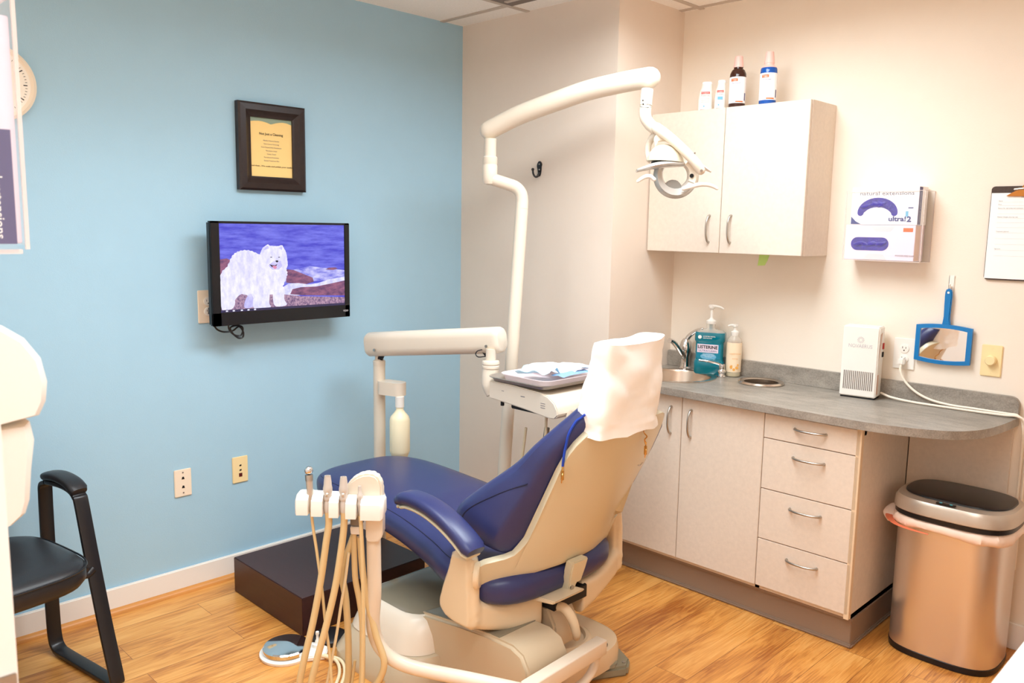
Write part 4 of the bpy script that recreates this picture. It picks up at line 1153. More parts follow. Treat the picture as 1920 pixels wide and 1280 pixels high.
# arm yokes: upright casting on each side that hooks in under the seat
def yoke(s, dx=0.0, dyo=0.0):
    Y = lambda dy: YC + s * (dy + dyo)
    outl = [(1.362, .520), (1.345, .455), (1.322, .405), (1.304, .350), (1.310, .312), (1.345, .290), (1.40, .282), (1.462, .284), (1.468, .33), (1.463, .39), (1.462, .46), (1.452, .520)]
    mb = MB(m_yoke).prism([V((x + dx, Y(.285), z)) for x, z in outl], (0, s * .052, 0), .014, 3)
    rings = []
    for dy, x0, x1, z0, z1 in ((.325, 1.33, 1.455, .292, .39), (.28, 1.325, 1.468, .275, .368), (.22, 1.335, 1.478, .256, .345), (.15, 1.355, 1.490, .238, .336), (.065, 1.375, 1.502, .226, .340)):
        rings.append([V((x + dx, Y(dy), z)) for x, z in rrect((x0 + x1) / 2, (z0 + z1) / 2, (x1 - x0) / 2, (z1 - z0) / 2, .022, 4)])
    mb.rings(rings)
    o = mb.build('arm_bracket', chair, angle=180)
    r = o.modifiers.new('fuse', 'REMESH'); r.mode = 'VOXEL'; r.voxel_size = .006; r.use_smooth_shade = True
    q = o.modifiers.new('soften', 'SMOOTH'); q.iterations = 5; q.factor = .5
    if s < 0: MB(m_yoke).lathe([(.040, 0), (.040, .012), (.036, .016)], (1.452 + dx, Y(.310), .458), (.75, -s * .55, 0), n=28).build('pivot_ring', o)
    return o
yoke(-1); yoke(1, .03, .03)
def armrest(s):
    path = [(1.150, .352, .622), (1.20, .350, .640), (1.28, .348, .638), (1.36, .346, .618), (1.43, .344, .586), (1.488, .342, .548)]
    P = catmull([V(p) for p in path], 4)
    rings, base = [], []
    m = len(P)
    for i, p in enumerate(P):
        f = i / (m - 1)
        d = (P[min(i + 1, m - 1)] - P[max(i - 1, 0)]).normalized(); w = V((0, 1, 0)); u = w.cross(d).normalized()
        if u.z < 0: u = -u
        k = 1.0
        if f < .06: k = .72
        if f > .95: k = .80
        hw, ht = .036 * k * (1 + .12 * f), .021 * k
        rings.append([p + w * a + u * b for a, b in sellipse(0, 0, hw, ht, 2.8, 20)])
        base.append([p - u * (ht + .003) + w * a + u * b for a, b in sellipse(0, 0, hw * .86, .007, 3, 14)])
    rings = [[V((q.x, YC + s * q.y, q.z)) for q in r] for r in rings]
    base = [[V((q.x, YC + s * q.y, q.z)) for q in r] for r in base]
    o = MB(m_vinyl).rings(rings).build('armrest', chair, angle=60)
    MB(m_shell).rings(base).build('armrest_base', o, angle=60)
armrest(-1)
# seat mechanism under the back
mb = MB(m_basep); mb.prism([V((1.36, -1.438, .125)), V((1.535, -1.438, .155)), V((1.54, -1.438, .235)), V((1.505, -1.438, .29)), V((1.36, -1.438, .30))], (0, .115, 0), .008)
mb.build('recline_housing', chair)
MB(m_dark).box((1.40, YC - .05, .285), (1.535, YC + .11, .330), .003).build('recline_slot', chair)
MB(m_yoke).prism([V((1.50, YC + .02, .335)), V((1.59, YC + .02, .350)), V((1.60, YC + .02, .362)), V((1.50, YC + .02, .352))], (0, -.14, 0), .003).build('recline_bar', chair)
lv = MB(m_yoke).tube([V((1.512, -1.418, .290)), V((1.553, -1.412, .296)), V((1.580, -1.402, .264)), V((1.590, -1.394, .222)), V((1.586, -1.388, .204))], [.013, .016, .0155, .014, .012], n=14, round_end=True).build('release_lever', chair)
# base ------------------------------------------------------------
mb = MB(m_basep)
BY = -1.45
def base_ring(x0, x1, y0, y1, z, r): return [V((x, y, z)) for x, y in rrect((x0 + x1) / 2, (y0 + y1) / 2, (x1 - x0) / 2, (y1 - y0) / 2, r, 6)]
mb.rings([base_ring(.80, 1.26, -1.80, -1.10, 0.0, .10), base_ring(.80, 1.26, -1.80, -1.10, .03, .10), base_ring(.815, 1.25, -1.77, -1.12, .075, .10), base_ring(.825, 1.24, -1.745, -1.13, .105, .10)])
mb.build('plinth', chair, angle=35)
mb = MB(m_plas)
mb.rings([base_ring(.822, 1.22, -1.748, -1.13, .106, .10), base_ring(.835, 1.21, -1.725, -1.14, .16, .10), base_ring(.852, 1.19, -1.705, -1.15, .20, .095), base_ring(.868, 1.17, -1.688, -1.16, .212, .09)])
mb.use(m_based); mb.rings([base_ring(.870, 1.17, -1.686, -1.16, .2122, .09), base_ring(.885, 1.16, -1.665, -1.17, .222, .085), base_ring(.93, 1.15, -1.62, -1.2, .228, .07)])
mb.build('front_cover', chair, angle=35)
# lift link cover, sloping up to the rear
mb = MB(m_basep)
def link_ring(y, k=0.0):
    prof = [(1.13, .215), (1.22, .228), (1.34, .245), (1.46, .258), (1.56, .262), (1.605, .247), (1.632, .205), (1.634, .15), (1.615, .10), (1.56, .072), (1.45, .055), (1.30, .045), (1.24, .06), (1.19, .12)]
    return [V((x, y, z)) for x, z in prof]
mb.rings([link_ring(-1.655), link_ring(-1.475)])
bmesh.ops.bevel(mb.bm, geom=[e for e in mb.bm.edges if abs(e.verts[0].co.y - e.verts[1].co.y) < 1e-4], offset=.010, segments=3, affect='EDGES', clamp_overlap=True)
mb.use(m_based); mb.rings([[V((x, y, z)) for x, z in ((1.15, .2195), (1.22, .2300), (1.34, .2470), (1.46, .2600), (1.50, .262), (1.50, .259), (1.34, .2440), (1.22, .227))] for y in (-1.642, -1.485)])
mb.build('lift_cover', chair, angle=40)
MB(m_dark).prism([V((1.12, -1.66, .205)), V((1.14, -1.66, .205)), V((1.25, -1.66, .05)), V((1.24, -1.66, .02)), V((1.16, -1.66, .02))], (0, .38, 0)).build('cover_gap', chair)
# rear turntable housing on the floor
mb = MB(m_yoke)
mb.rings([[V((x, y, z)) for x, y in sellipse(1.415, -1.275, hx, hy, 2.8, 44)] for z, hx, hy in ((0.036, .180, .190), (.075, .180, .190), (.098, .174, .184), (.108, .155, .165))])
mb.rings([[V((x, y, z)) for x, y in sellipse(1.425, -1.295, hx, hy, 2.0, 40)] for z, hx, hy in ((.10, .118, .118), (.116, .116, .116), (.124, .106, .106), (.124, .096, .096), (.112, .090, .090))])
mb.build('rear_housing', chair, angle=35)
MB(m_dark).rings([[V((x, y, z)) for x, y in sellipse(1.556, -1.235, .022, .034, 2.6, 20)] for z in (.100, .1095)]).build('cable_opening', chair)
mb = MB(m_foot)
mb.prism([V((x, y, 0.0)) for x, y in ((1.30, -1.40), (1.50, -1.36), (1.56, -1.285), (1.627, -1.165), (1.600, -1.118), (1.48, -1.058), (1.36, -1.04), (1.28, -1.10))], (0, 0, .036), .008)
mb.lathe([(.035, .036), (.033, .043), (.02, .045)], (1.565, -1.20, 0), n=20)
mb.build('floor_foot', chair, angle=35)
MB(m_nickel).lathe([(.006, .0355), (.006, .039)], (1.602, -1.155, 0), n=10).lathe([(.006, .0355), (.006, .039)], (1.50, -1.075, 0), n=10).build('foot_screw', chair)
# ------------------------------------------------ head rest cover
def cover():
    t = bmesh.new()
    cz0_, cz1_ = .893, 1.150
    rows, n = 34, 72
    rings = []
    for i in range(rows + 1):
        f = i / rows; z = cz0_ + (cz1_ - cz0_) * f
        hx = .058 + .012 * (1 - f) ** 2 - .016 * f ** 3; hy = .140 - .006 * f + .012 * (1 - f) ** 3
        cx = xh(z) - .018; cy = YC + .004 + .02 * f
        ring = []
        for k, (x, y) in enumerate(sellipse(0, 0, hx, hy, 4.2, n)):
            p = V((x, y, z))
            d = V((x / hx, y / hy, 0)).normalized()
            q = V((p.x * 6, p.y * 8 + p.z * 5, p.z * 9))
            w = noise.noise(q) * .007 + (abs(noise.noise(q * 1.5 + V((3, 1, 9)))) - .25) * .012
            # long diagonal folds
            s = (p.y * .9 - (p.z - 1.0)) * 17
            w += .0045 * (1 - 2 * abs((s * .35) % 1 - .5)) - .002
            if f < .12: w += .004 * math.sin(k * .45) 
            pz = z + (.010 * noise.noise(V((x * 12, y * 12, 1.7))) if f < .05 or f > .93 else 0)
            if f > .6: pz += .014 * (f - .6) / .4 * (y / hy if y > 0 else .45 * abs(y / hy))
            ring.append(V((cx + x + d.x * w, cy + y + d.y * w, pz)))
        rings.append(ring)
    # closed top
    cen = sum(rings[-1], V()) / n
    for k_, dz in ((.8, .004), (.5, .002), (.2, -.004)): rings.append([cen + (p - cen) * k_ + V((0, 0, dz)) for p in rings[-4 if False else rows]])
    mb = MB(m_tyvek).rings(rings, cap0=False, cap1=True)
    return mb
t = thing('headrest_cover', (1.73, YC, .885), 'white disposable cover pulled over the dental chair headrest', 'headrest cover')
o = cover().build('cover_bag', t, angle=35)
# bib cord with clips
t = thing('bib_clip_cord', (1.66, -1.60, .80), 'blue bib cord with brass clips hanging round the chair back neck', 'bib cord')
cpts = [(1097, 777, 2.292), (1090, 783, 2.297), (1082, 788, 2.300), (1076, 796, 2.301), (1070, 806, 2.301), (1065, 818, 2.302), (1062, 832, 2.306), (1059, 845, 2.309), (1057, 858, 2.309), (1055, 874, 2.314)]
MB(m_cordb).tube([at(*p) for p in cpts], .0038, n=8).build('cord', t)
def clip(p, parent, k=1.0):
    mb = MB(m_brass)
    mb.tube([p, p + V((0, 0, -.014)) * k], .0028, n=8)
    mb.box(p + V((-.004, -.004, -.040)) , p + V((.004, .004, -.012)), .0015)
    mb.tube([p + V((.004, -.004, -.016)), p + V((.010, -.012, -.022)), p + V((.004, -.008, -.046))], .0016, n=6)
    mb.build('clip', parent)
clip(at(1055, 874, 2.314), t)
MB(m_brass).tube([at(*p) for p in ((1207, 803, 2.40), (1208, 811, 2.44), (1213, 818, 2.455), (1209, 824, 2.47), (1211, 834, 2.48))], .0022, n=6).build('chain', t)
clip(at(1211, 828, 2.472), t, .6)

# ================================================================== DENTAL LIGHT
pb = at(943.5, 905, 3.42); 
ptop = at(978.5, 392, 3.40)
dirp = (pb - ptop).normalized()
pfloor = ptop + dirp * ((ptop.z - .02) / -dirp.z)
t = thing('dental_light', (pfloor.x, pfloor.y, 0), 'tall pole mounted dental light on a long curved white arm', 'dental light')
mb = MB(m_plas).lathe([(.085, 0), (.085, .012), (.05, .03), (.032, .05)], (pfloor.x, pfloor.y, 0), n=32); mb.build('floor_flange', t)
E1 = CR.copy(); E1.z = 0; E1.normalize(); E2 = V((0, 0, 1))
k1 = [pfloor, pb, ptop, at(978.5, 372, 3.40), at(976, 360, 3.395), at(966, 350, 3.39), at(945, 343, 3.39), at(930, 339, 3.39)]
mb = MB(m_plas).tube([pfloor, pfloor.lerp(ptop, .5), ptop], .0262, n=24, sub=2)
mb.tube([ptop, at(979, 375, 3.40), at(976, 361, 3.397), at(966, 350.5, 3.395), at(950, 344.5, 3.393), at(928, 337.5, 3.39), at(917, 334, 3.39)], .0255, n=24, sub=6)
mb.build('pole', t)
mb = MB(m_plas)
c0 = at(918.5, 330, 3.39)
mb.lathe([(.012, -.036), (.024, -.032), (.030, -.018), (.0305, .0), (.0305, .042), (.029, .044), (.029, .048), (.030, .05), (.030, .075), (.025, .080)], c0, n=28)
mb.lathe([(.0245, .078), (.0245, .15)], c0, n=24)
mb.build('knuckle', t)
mb = MB(m_dark)
for (u, v) in ((914, 283), (914, 290), (926, 284)): mb.sphere(at(u, v, 3.362), .0026, n=8)
mb.build('screw', t)
ap = [(917, 244, 3.39), (948, 228, 3.355), (981, 212.5, 3.315), (1042, 190, 3.245), (1104, 169, 3.175), (1165, 155, 3.11), (1200, 148.5, 3.075), (1219, 145.5, 3.055)]
mb = MB(m_plas).tube([at(*p) for p in ap], .0385, n=28, sub=6, round_end=True)
mb.build('swing_arm', t)
mb = MB(m_dark); off = V((0, 0, -.0375))
lo = [at(*p) + V((0, 0, -.034)) + CF * -.018 for p in ap[1:-1]]
mb.tube(lo, .0016, n=6); mb.build('arm_seam', t)
LD = 3.02
mb = MB(m_plas)
mb.tube([at(1214, 168, LD), at(1212, 184, LD), at(1211, 198, LD)], .0225, n=20)
mb.tube([at(1211, 199, LD), at(1209.5, 210, LD), at(1211, 222, LD), at(1219, 234, LD), at(1230, 243, LD)], .0215, n=20)
mb.build('drop_post', t)
mb = MB(m_dark)
for (u, v) in ((1205.5, 188), (1206, 195)): mb.sphere(at(u, v, LD - .022), .0028, n=8)
mb.tube([at(1200, 199.5, LD - .0125), at(1205, 201, LD - .0225), at(1212, 201.5, LD - .025), at(1221, 200.5, LD - .012)], .0009, n=6)
mb.build('post_screw', t)
# head: s = metres per pixel at its distance
s_ = LD / FP
LO = at(1264, 326, LD)
E3 = E1.cross(E2)           # towards the room entrance
def lp(px, py, d=0.0): return LO + E1 * ((px - 1264) * s_) + E2 * ((326 - py) * s_) + E3 * d
mb = MB(m_plas)
mb.tube([lp(1228, 243, .0), lp(1250, 261, .03), lp(1275, 285, .052), lp(1297, 308, .06), lp(1307, 321, .058)], [.020, .018, .0175, .0175, .016], n=18, round_end=True)
mb.build('yoke_arm', t)
MB(m_nickel).lathe([(.005, 0), (.005, .003)], lp(1306, 322, .076), E3, n=12).lathe([(.0035, 0), (.0035, .003)], lp(1292, 291, .078), E3, n=10).build('yoke_bolt', t)
mb = MB(m_plas).tube([lp(1234, 247, -.005), lp(1222, 262, -.055), lp(1218, 280, -.065), lp(1221, 298, -.06)], [.016, .013, .011, .011], n=14, round_end=True)
mb.prism([lp(1230, 247, .01), lp(1250, 262, .01), lp(1256, 270, .01), lp(1243, 266, .01), lp(1232, 268, .01), lp(1226, 280, .01), lp(1223, 262, .01)], E3 * -.02, .003)
mb.build('yoke_fork', t)
# top cap: domed hood
mb = MB(m_grease)
capm = MB(mat('lamp_cap_plastic', rgb(208, 198, 174), .35))
t1 = bmesh.new()
cu, cv = 1246, 298
cr = []
for i, (ph, hh) in enumerate(((1.0, 0), (.97, .012), (.86, .030), (.66, .048), (.40, .058), (.12, .062))):
    ring = []
    for k in range(32):
        a = 2 * math.pi * k / 32
        ux = math.cos(a) * ph; uy = math.sin(a) * ph
        base = LO + E1 * ((1247 - 1264) * s_ + ux * .068) + E3 * (.0 + uy * .062) + E2 * ((326 - 304) * s_ + hh + ux * -.004 - uy * .0)
        ring.append(base)
    cr.append(ring)
capm.rings(cr)
capm.build('lamp_cap', t, angle=60)
mb = MB(m_dark).box((0, 0, 0), (.001, .001, .001))
mb = MB(m_dark); mb.rings([[LO + E1 * ((1250 - 1264) * s_ + math.cos(a) * .058) + E3 * (math.sin(a) * .052) + E2 * ((326 - z) * s_) for a in [2 * math.pi * k / 28 for k in range(28)]] for z in (304.2, 309)])
mb.build('cooling_slot', t)
# open ring reflector body (annulus facing the entrance, open through the middle)
mb = MB(m_lampsilver)
rr = []
for k in range(49):
    a = math.radians(-215 + 250 * k / 48)
    ro = .082; ri_ = .045 + .006 * math.cos(a - math.pi / 2)
    c = lp(1266, 330, 0)
    ex = E1 * math.cos(a) + E2 * math.sin(a)
    rr.append([c + ex * ro + E3 * .012, c + ex * (ro - .012) + E3 * .034, c + ex * (ri_ + .008) + E3 * .026, c + ex * ri_ + E3 * .0, c + ex * (ri_ + .006) - E3 * .03, c + ex * (ro - .012) - E3 * .034])
mb.rings(rr)
mb.build('reflector_ring', t, angle=45)
mb = MB(m_plas)
rr = []
for k in range(17):
    a = math.radians(-22 + 75 * k / 16)
    c = lp(1266, 330, 0); ex = E1 * math.cos(a) + E2 * math.sin(a)
    rr.append([c + ex * .084 + E3 * .014, c + ex * .070 + E3 * .038, c + ex * .048 + E3 * .03, c + ex * .046 - E3 * .01, c + ex * .06 - E3 * .036, c + ex * .084 - E3 * .02])
mb.rings(rr); mb.build('ring_side', t, angle=45)
MB(m_dark).lathe([(.0075, 0), (.0075, .002)], lp(1293, 330, .036), E3, n=14).build('ring_screw', t)
# side lens / shade plates
m_ = Matrix((E1, E2, E3)).transposed()
sh_ = []
for k in range(13):
    f = k / 12; px = 1192 + 88 * f; py = 322 - 13 * f - 5 * math.sin(math.pi * f)
    w = .004 + .046 * math.sin(math.pi * min(1, .12 + f * .80)); h = .0035 + .010 * math.sin(math.pi * min(1, .1 + f * .75))
    c = lp(px, py, .02)
    sh_.append([c + E3 * (w * math.cos(a)) + E2 * (h * math.sin(a)) for a in [2 * math.pi * j / 20 for j in range(20)]])
MB(m_lampsilver).rings(sh_).build('shade_plate', t, angle=60)
sh_ = []
for k in range(9):
    f = k / 8; px = 1300 + 35 * f; py = 302 + 18 * f
    w = .03 * math.sin(math.pi * min(1, .3 + f * .62)); h = .004 + .008 * (1 - f)
    c = lp(px, py, -.02)
    sh_.append([c + E3 * (w * math.cos(a)) + E2 * (h * math.sin(a)) for a in [2 * math.pi * j / 16 for j in range(16)]])
MB(m_plasw).rings(sh_).build('lens_plate', t, angle=60)
mb = MB(m_grease)
mb.prism([lp(x, y, .02) for x, y in ((1245, 352), (1250, 341), (1257, 337), (1268, 338), (1275, 344), (1279, 355), (1275, 362), (1262, 366), (1250, 362))], E3 * -.03, .003)
mb.build('bulb_shield', t)
for nm, pts_ in (('left', ((1223, 338), (1216, 333), (1208, 333), (1200, 337), (1193, 342))), ('right', ((1278, 354), (1292, 350), (1308, 346), (1322, 346), (1333, 349), (1340, 353)))):
    mb = MB(m_plasw).tube([lp(x, y, .045) for x, y in pts_], [.0075, .0085, .008, .007, .0055], n=12, round_end=True)
    mb.build('handle', t)

# ================================================================== DELIVERY UNIT
PD = 3.56
pt, pbm = at(711, 672, PD), at(705.5, 854, PD)
dv = thing('delivery_unit', (pbm.x, pbm.y, 0), 'cream delivery arm unit with tray table and hanging water bottle beyond the leg rest', 'dental delivery unit')
bx, by = pt.x, pt.y
mb = MB(m_plas).tube([V((bx, by, .01)), V((bx, by, pt.z - .02))], .0255, n=24, smooth=False)
mb.lathe([(.0255, 0), (.0265, .004), (.0265, .02), (.022, .024), (.018, .026), (.018, .075)], (bx, by, pt.z - .03), n=24)
mb.lathe([(.045, 0), (.045, .012), (.035, .02), (.03, .03)], (bx, by, 0), n=32)
mb.build('post', dv)
aL, aR = at(700, 645, PD), at(940, 637, 3.22)
ad = (aR - aL).normalized(); aw = ad.cross(E2).normalized(); au = aw.cross(ad)
rings = []
for k, (f, s0) in enumerate(((-.035, .72), (-.030, .9), (-.015, 1.0), (.2, 1.0), (.5, 1.0), (.8, 1.0), (.965, 1.0), (.985, .99), (1.0, .9), (1.008, .78))):
    c = aL.lerp(aR, f)
    rings.append([c + aw * a + au * b for a, b in rrect(0, 0, .042 * s0, .052 * s0, .034 * s0, 6)])
MB(m_plas).rings(rings).build('arm', dv, angle=40)
mb = MB(m_nickel)
for (u, v, d) in ((702, 656, 3.50), (912, 649, 3.20)): mb.lathe([(.006, 0), (.006, .004)], at(u, v, d), -aw if (aw.dot(CF) > 0) else aw, n=12)
mb.build('arm_bolt', dv)
mb = MB(m_blackp)
for k in range(4): mb.tube([at(709 + k * 2.2, 676, PD - .01), at(711 + k * 2.6, 668, PD - .02), at(718 + k * 2, 660, PD - .02)], .004, n=8)
mb.tube([at(905, 655, 3.23), at(895, 658, 3.20), at(892, 664, 3.20), at(897, 669, 3.20), at(910, 668, 3.22)], .0022, n=8)
for k in range(3): mb.tube([at(900 + k * 4, 655, 3.24), at(906 + k * 2, 661, 3.24), at(911, 668, 3.24)], .003, n=8)
mb.build('hose_bundle', dv)
bb = at(742, 724, PD - .02)
mb = MB(m_plas)
c1, c2 = at(712, 724, PD), at(758, 724, PD - .06)
bd = (c2 - c1); bd.z = 0; L_ = bd.length; bd.normalize(); bw = bd.cross(E2)
rings = [[c1 + bd * a + bw * b + E2 * z for a, b in rrect(L_ / 2, 0, L_ / 2, .034, .03, 5)] for z in (-.028, -.026, .022, .028)]
mb.rings(rings); mb.build('bottle_bracket', dv)
bo = at(749.5, 743, PD - .06)
MB(m_plasw).lathe([(.019, 0), (.019, .045), (.017, .047)], bo + V((0, 0, -.045)), n=22).build('bottle_cap', dv)
MB(m_bottle).lathe([(.016, 0), (.016, -.012), (.024, -.024), (.038, -.040), (.043, -.055), (.043, -.19), (.040, -.198), (.030, -.225), (.026, -.232), (.010, -.234)], bo + V((0, 0, -.045)), n=30).build('water_bottle', dv)
MB(m_dark).sphere(at(734, 740, PD - .05), .003, n=8).build('bracket_knob', dv)
# down elbow to the head
kx = at(921, 690, 3.22)
mb = MB(m_plas)
mb.lathe([(.020, .085), (.020, .04), (.032, .038), (.034, .034), (.034, .026), (.032, .024), (.032, .020), (.034, .018), (.034, .010), (.032, .008)], at(920, 694, 3.22) + V((0, 0, .0)), n=28)
mb.tube([at(920, 691, 3.22), at(919, 708, 3.22), at(920, 722, 3.22), at(926, 738, 3.215)], [.032, .033, .034, .03], n=22)
mb.build('elbow', dv)
# head: side profile in x-z, from yN (near) to yF (far)
hx0, yN, yF = .905, -1.130, -.72
zt = at(914, 713, 3.15).z
prof = [(0, 0), (0, -.068), (.10, -.074), (.2, -.082), (.285, -.092), (.315, -.095), (.338, -.092), (.352, -.078), (.350, -.060), (.335, -.036), (.305, -.016), (.27, -.008), (.12, 0)]
mb = MB(m_plas).prism([V((hx0 + a, yN, zt + b)) for a, b in prof], (0, yF - yN, 0), .004)
mb.build('control_head', dv, angle=35)
mb = MB(m_inkg)
mb.box((hx0 + .17, yN - .0006, zt - .036), (hx0 + .19, yN + .001, zt - .033)); mb.box((hx0 + .07, yN - .0006, zt - .030), (hx0 + .082, yN + .001, zt - .028))
for k in range(3): mb.box((hx0 + .27, yN - .0006, zt - .045 - k * .008), (hx0 + .292, yN + .001, zt - .043 - k * .008))
mb.build('print', dv)
mb = MB(m_dark); mb.box((hx0 + .1, yN + .02, zt - .094), (hx0 + .27, yF - .05, zt - .078), .003); mb.box((hx0 + .055, yN + .01, zt - .09), (hx0 + .065, yN + .02, zt - .07)); mb.build('holder_bar', dv)
# handpiece hoses and syringe hanging from the head
for k, (dx, dy, m, r) in enumerate(((.245, .06, m_hosew, .0055), (.30, .12, m_grease, .011), (.30, .235, m_grease, .011), (.30, .30, m_hosew, .006))):
    p0 = V((hx0 + dx, yN + dy, zt - .085))
    pts_ = [p0, p0 + V((-.006, .004, -.12)), p0 + V((-.018, .01, -.26)), p0 + V((-.05, .02, -.40)), p0 + V((-.12, .04, -.46)), p0 + V((-.18, .05, -.36)), p0 + V((-.15, .05, -.1))]
    MB(m).tube(pts_, r, n=10).build('handpiece_hose', dv)
for k, (dy) in enumerate((.19, .25)):
    p0 = V((1.286, yN + .02 + .06 * k, zt - .09))
    mb = MB(m_silver).tube([p0 + V((-.03, .05, .012)), p0 + V((.0, .01, .0)), p0 + V((.030, -.015, -.016))], [.012, .015, .014], n=14)
    mb.use(m_grease).tube([p0 + V((.008, .0, -.006)), p0 + V((.016, -.012, -.05)), p0 + V((.018, -.02, -.085))], [.009, .009, .008], n=10)
    mb.use(m_plasw).tube([p0 + V((.030, -.012, -.055)), p0 + V((.035, -.052, -.078)), p0 + V((.034, -.066, -.084))], [.013, .019, .014], n=14, round_end=True)
    mb.build('handpiece', dv)
# trays and papers
tz = zt + .004
t = thing('instrument_tray', (hx0 + .16, -.93, tz), 'grey metal tray lying on the delivery head', 'tray')
def traymesh(m, x0, x1, y0, y1, z, h, flare, th=.002, r=.03):
    mb = MB(m)
    R = lambda e, zz: [V((x, y, zz)) for x, y in rrect((x0 + x1) / 2, (y0 + y1) / 2, (x1 - x0) / 2 + e, (y1 - y0) / 2 + e, r + max(e, -.02), 6)]
    mb.rings([R(0, z), R(flare * .5, z + h * .5), R(flare, z + h), R(flare + .006, z + h + .001), R(flare + .006, z + h - .002), R(flare - .004, z + h - .003), R(-.004, z + th), R(-.02, z + th)])
    return mb
traymesh(m_greytray, hx0 + .01, hx0 + .285, yN + .0, yF + .03, tz, .016, .012).build('tray', t, angle=50)
tw = thing('inner_tray', (hx0 + .16, -.93, tz + .003), 'pale lilac instrument tray nested on the grey metal tray', 'tray')
traymesh(m_lilact, hx0 + .036, hx0 + .262, yN + .036, yF + .0, tz + .0025, .024, .010).build('tray', tw, angle=50)
def sheet(name, lab, cat, m, cx, cy, hx, hy, rz, z, amp, seed, edge=None):
    t = bmesh.new(); n = 14
    G = []
    for i in range(n + 1):
        row = []
        for j in range(n + 1):
            a, b = -1 + 2 * i / n, -1 + 2 * j / n
            x, y = a * hx, b * hy
            zz = z + amp * (noise.noise(V((a * 1.3 + seed, b * 1.3, seed))) + .55) 
            row.append(t.verts.new((cx + x * math.cos(rz) - y * math.sin(rz), cy + x * math.sin(rz) + y * math.cos(rz), max(zz, z))))
        G.append(row)
    for i in range(n):
        for j in range(n): t.faces.new((G[i][j], G[i + 1][j], G[i + 1][j + 1], G[i][j + 1]))
    mb = MB(m); mb.merge(t); o = mb.build(name, angle=60); solid(o, .0008, 1)
    o['label'] = lab; o['category'] = cat
    return o
sheet('face_mask', 'pale blue folded paper mask lying in the lilac tray', 'face mask', m_maskb, hx0 + .16, yN + .105, .070, .065, .35, tz + .030, .030, 2.1)
sheet('paper_packet', 'white paper packet lying behind the blue mask on the tray', 'paper packet', m_paper, hx0 + .13, yN + .275, .10, .09, -.1, tz + .027, .016, 5.3)
sheet('sleeve_packet', 'blue edged instrument sleeve on the right of the tray', 'sleeve', m_maskd, hx0 + .235, yN + .22, .03, .10, .06, tz + .028, .006, 8.2)

# ================================================================== ASSISTANT UNIT
AD = 2.36
hp = at(698, 960, AD)
asx = thing('assistant_unit', (hp.x, hp.y, 0), 'cream instrument holder post with four hanging hoses in front of the dental chair', 'dental assistant unit')
# holder bar faces the room, built in its own frame
HO = at(641, 944, AD - .03)
ka = AD / FP
def hq(px, py, d=0.0): return HO + E1 * ((px - 641) * ka) + E2 * ((944 - py) * ka) + E3 * d
# tube post with a bend at the bottom, running to the arm link
pts_ = [hq(697, 1006, -.02), hq(697.5, 1060, -.02), hq(698, 1120, -.02), at(699, 1165, AD + .045), at(704, 1193, AD + .06), at(716, 1216, AD + .06), at(737, 1235, AD + .06), at(768, 1249, AD + .055), at(815, 1260, AD + .04), at(880, 1273, AD + .0), at(945, 1287, AD - .04), at(985, 1296, AD - .06)]
MB(m_plas).tube(pts_, .0205, n=22, sub=5).build('post', asx)
mb = MB(m_plas)
e1_, e2_ = at(1127, 1209, 2.56), at(988, 1296, 2.30)
e2_.z = e1_.z; 
dd = (e2_ - e1_).normalized(); ww = dd.cross(E2).normalized(); uu = ww.cross(dd)
L2 = (e2_ - e1_).length
rg = [[e1_ + dd * (f * L2) + ww * a + uu * b for a, b in rrect(0, 0, .021 * k, .024 * k, .005, 3)] for f, k in ((-.012, .9), (0, 1), (1.0, 1), (1.02, .95))]
mb.rings(rg); mb.build('arm_link', asx)
lp_ = [e1_ + V((.0, .0, -.02)), at(1118, 1232, 2.585), at(1111, 1256, 2.57), at(1090, 1282, 2.54), at(1040, 1310, 2.48)]
MB(m_plas).tube(lp_, .0135, n=16).build('swivel_tube', asx)
# head block on the post
mb = MB(m_plas)
blk = [(686, 958), (686, 1008), (690, 1015), (709, 1015), (717, 1003), (717, 930), (712, 924)]
mb.prism([hq(x, y, .012) for x, y in blk], E3 * -.055, .003)
mb.build('post_head', asx)
mb = MB(m_basep).box((0, 0, 0), (1e-4, 1e-4, 1e-4))
mb = MB(m_grease); mb.prism([hq(656, 962, .0), hq(679, 962, .0), hq(679, 984, .0), hq(674, 988, .0), hq(656, 986, .0)], E3 * -.03, .002); mb.build('hose_collar', asx)
mb = MB(m_plasw); mb.prism([hq(656, 988, .004), hq(678, 988, .004), hq(677, 1003, .004), hq(657, 1002, .004)], E3 * -.03, .002); mb.build('hose_clamp', asx)
# bridge from the holder to the post head
br = [(640, 936), (646, 915), (656, 901), (668, 892), (680, 887), (693, 886), (704, 889), (711, 897), (716, 912), (716, 940)]
mb = MB(m_plas); mb.prism([hq(x, y, .004) for x, y in br], E3 * -.045, .006); mb.build('bridge', asx)
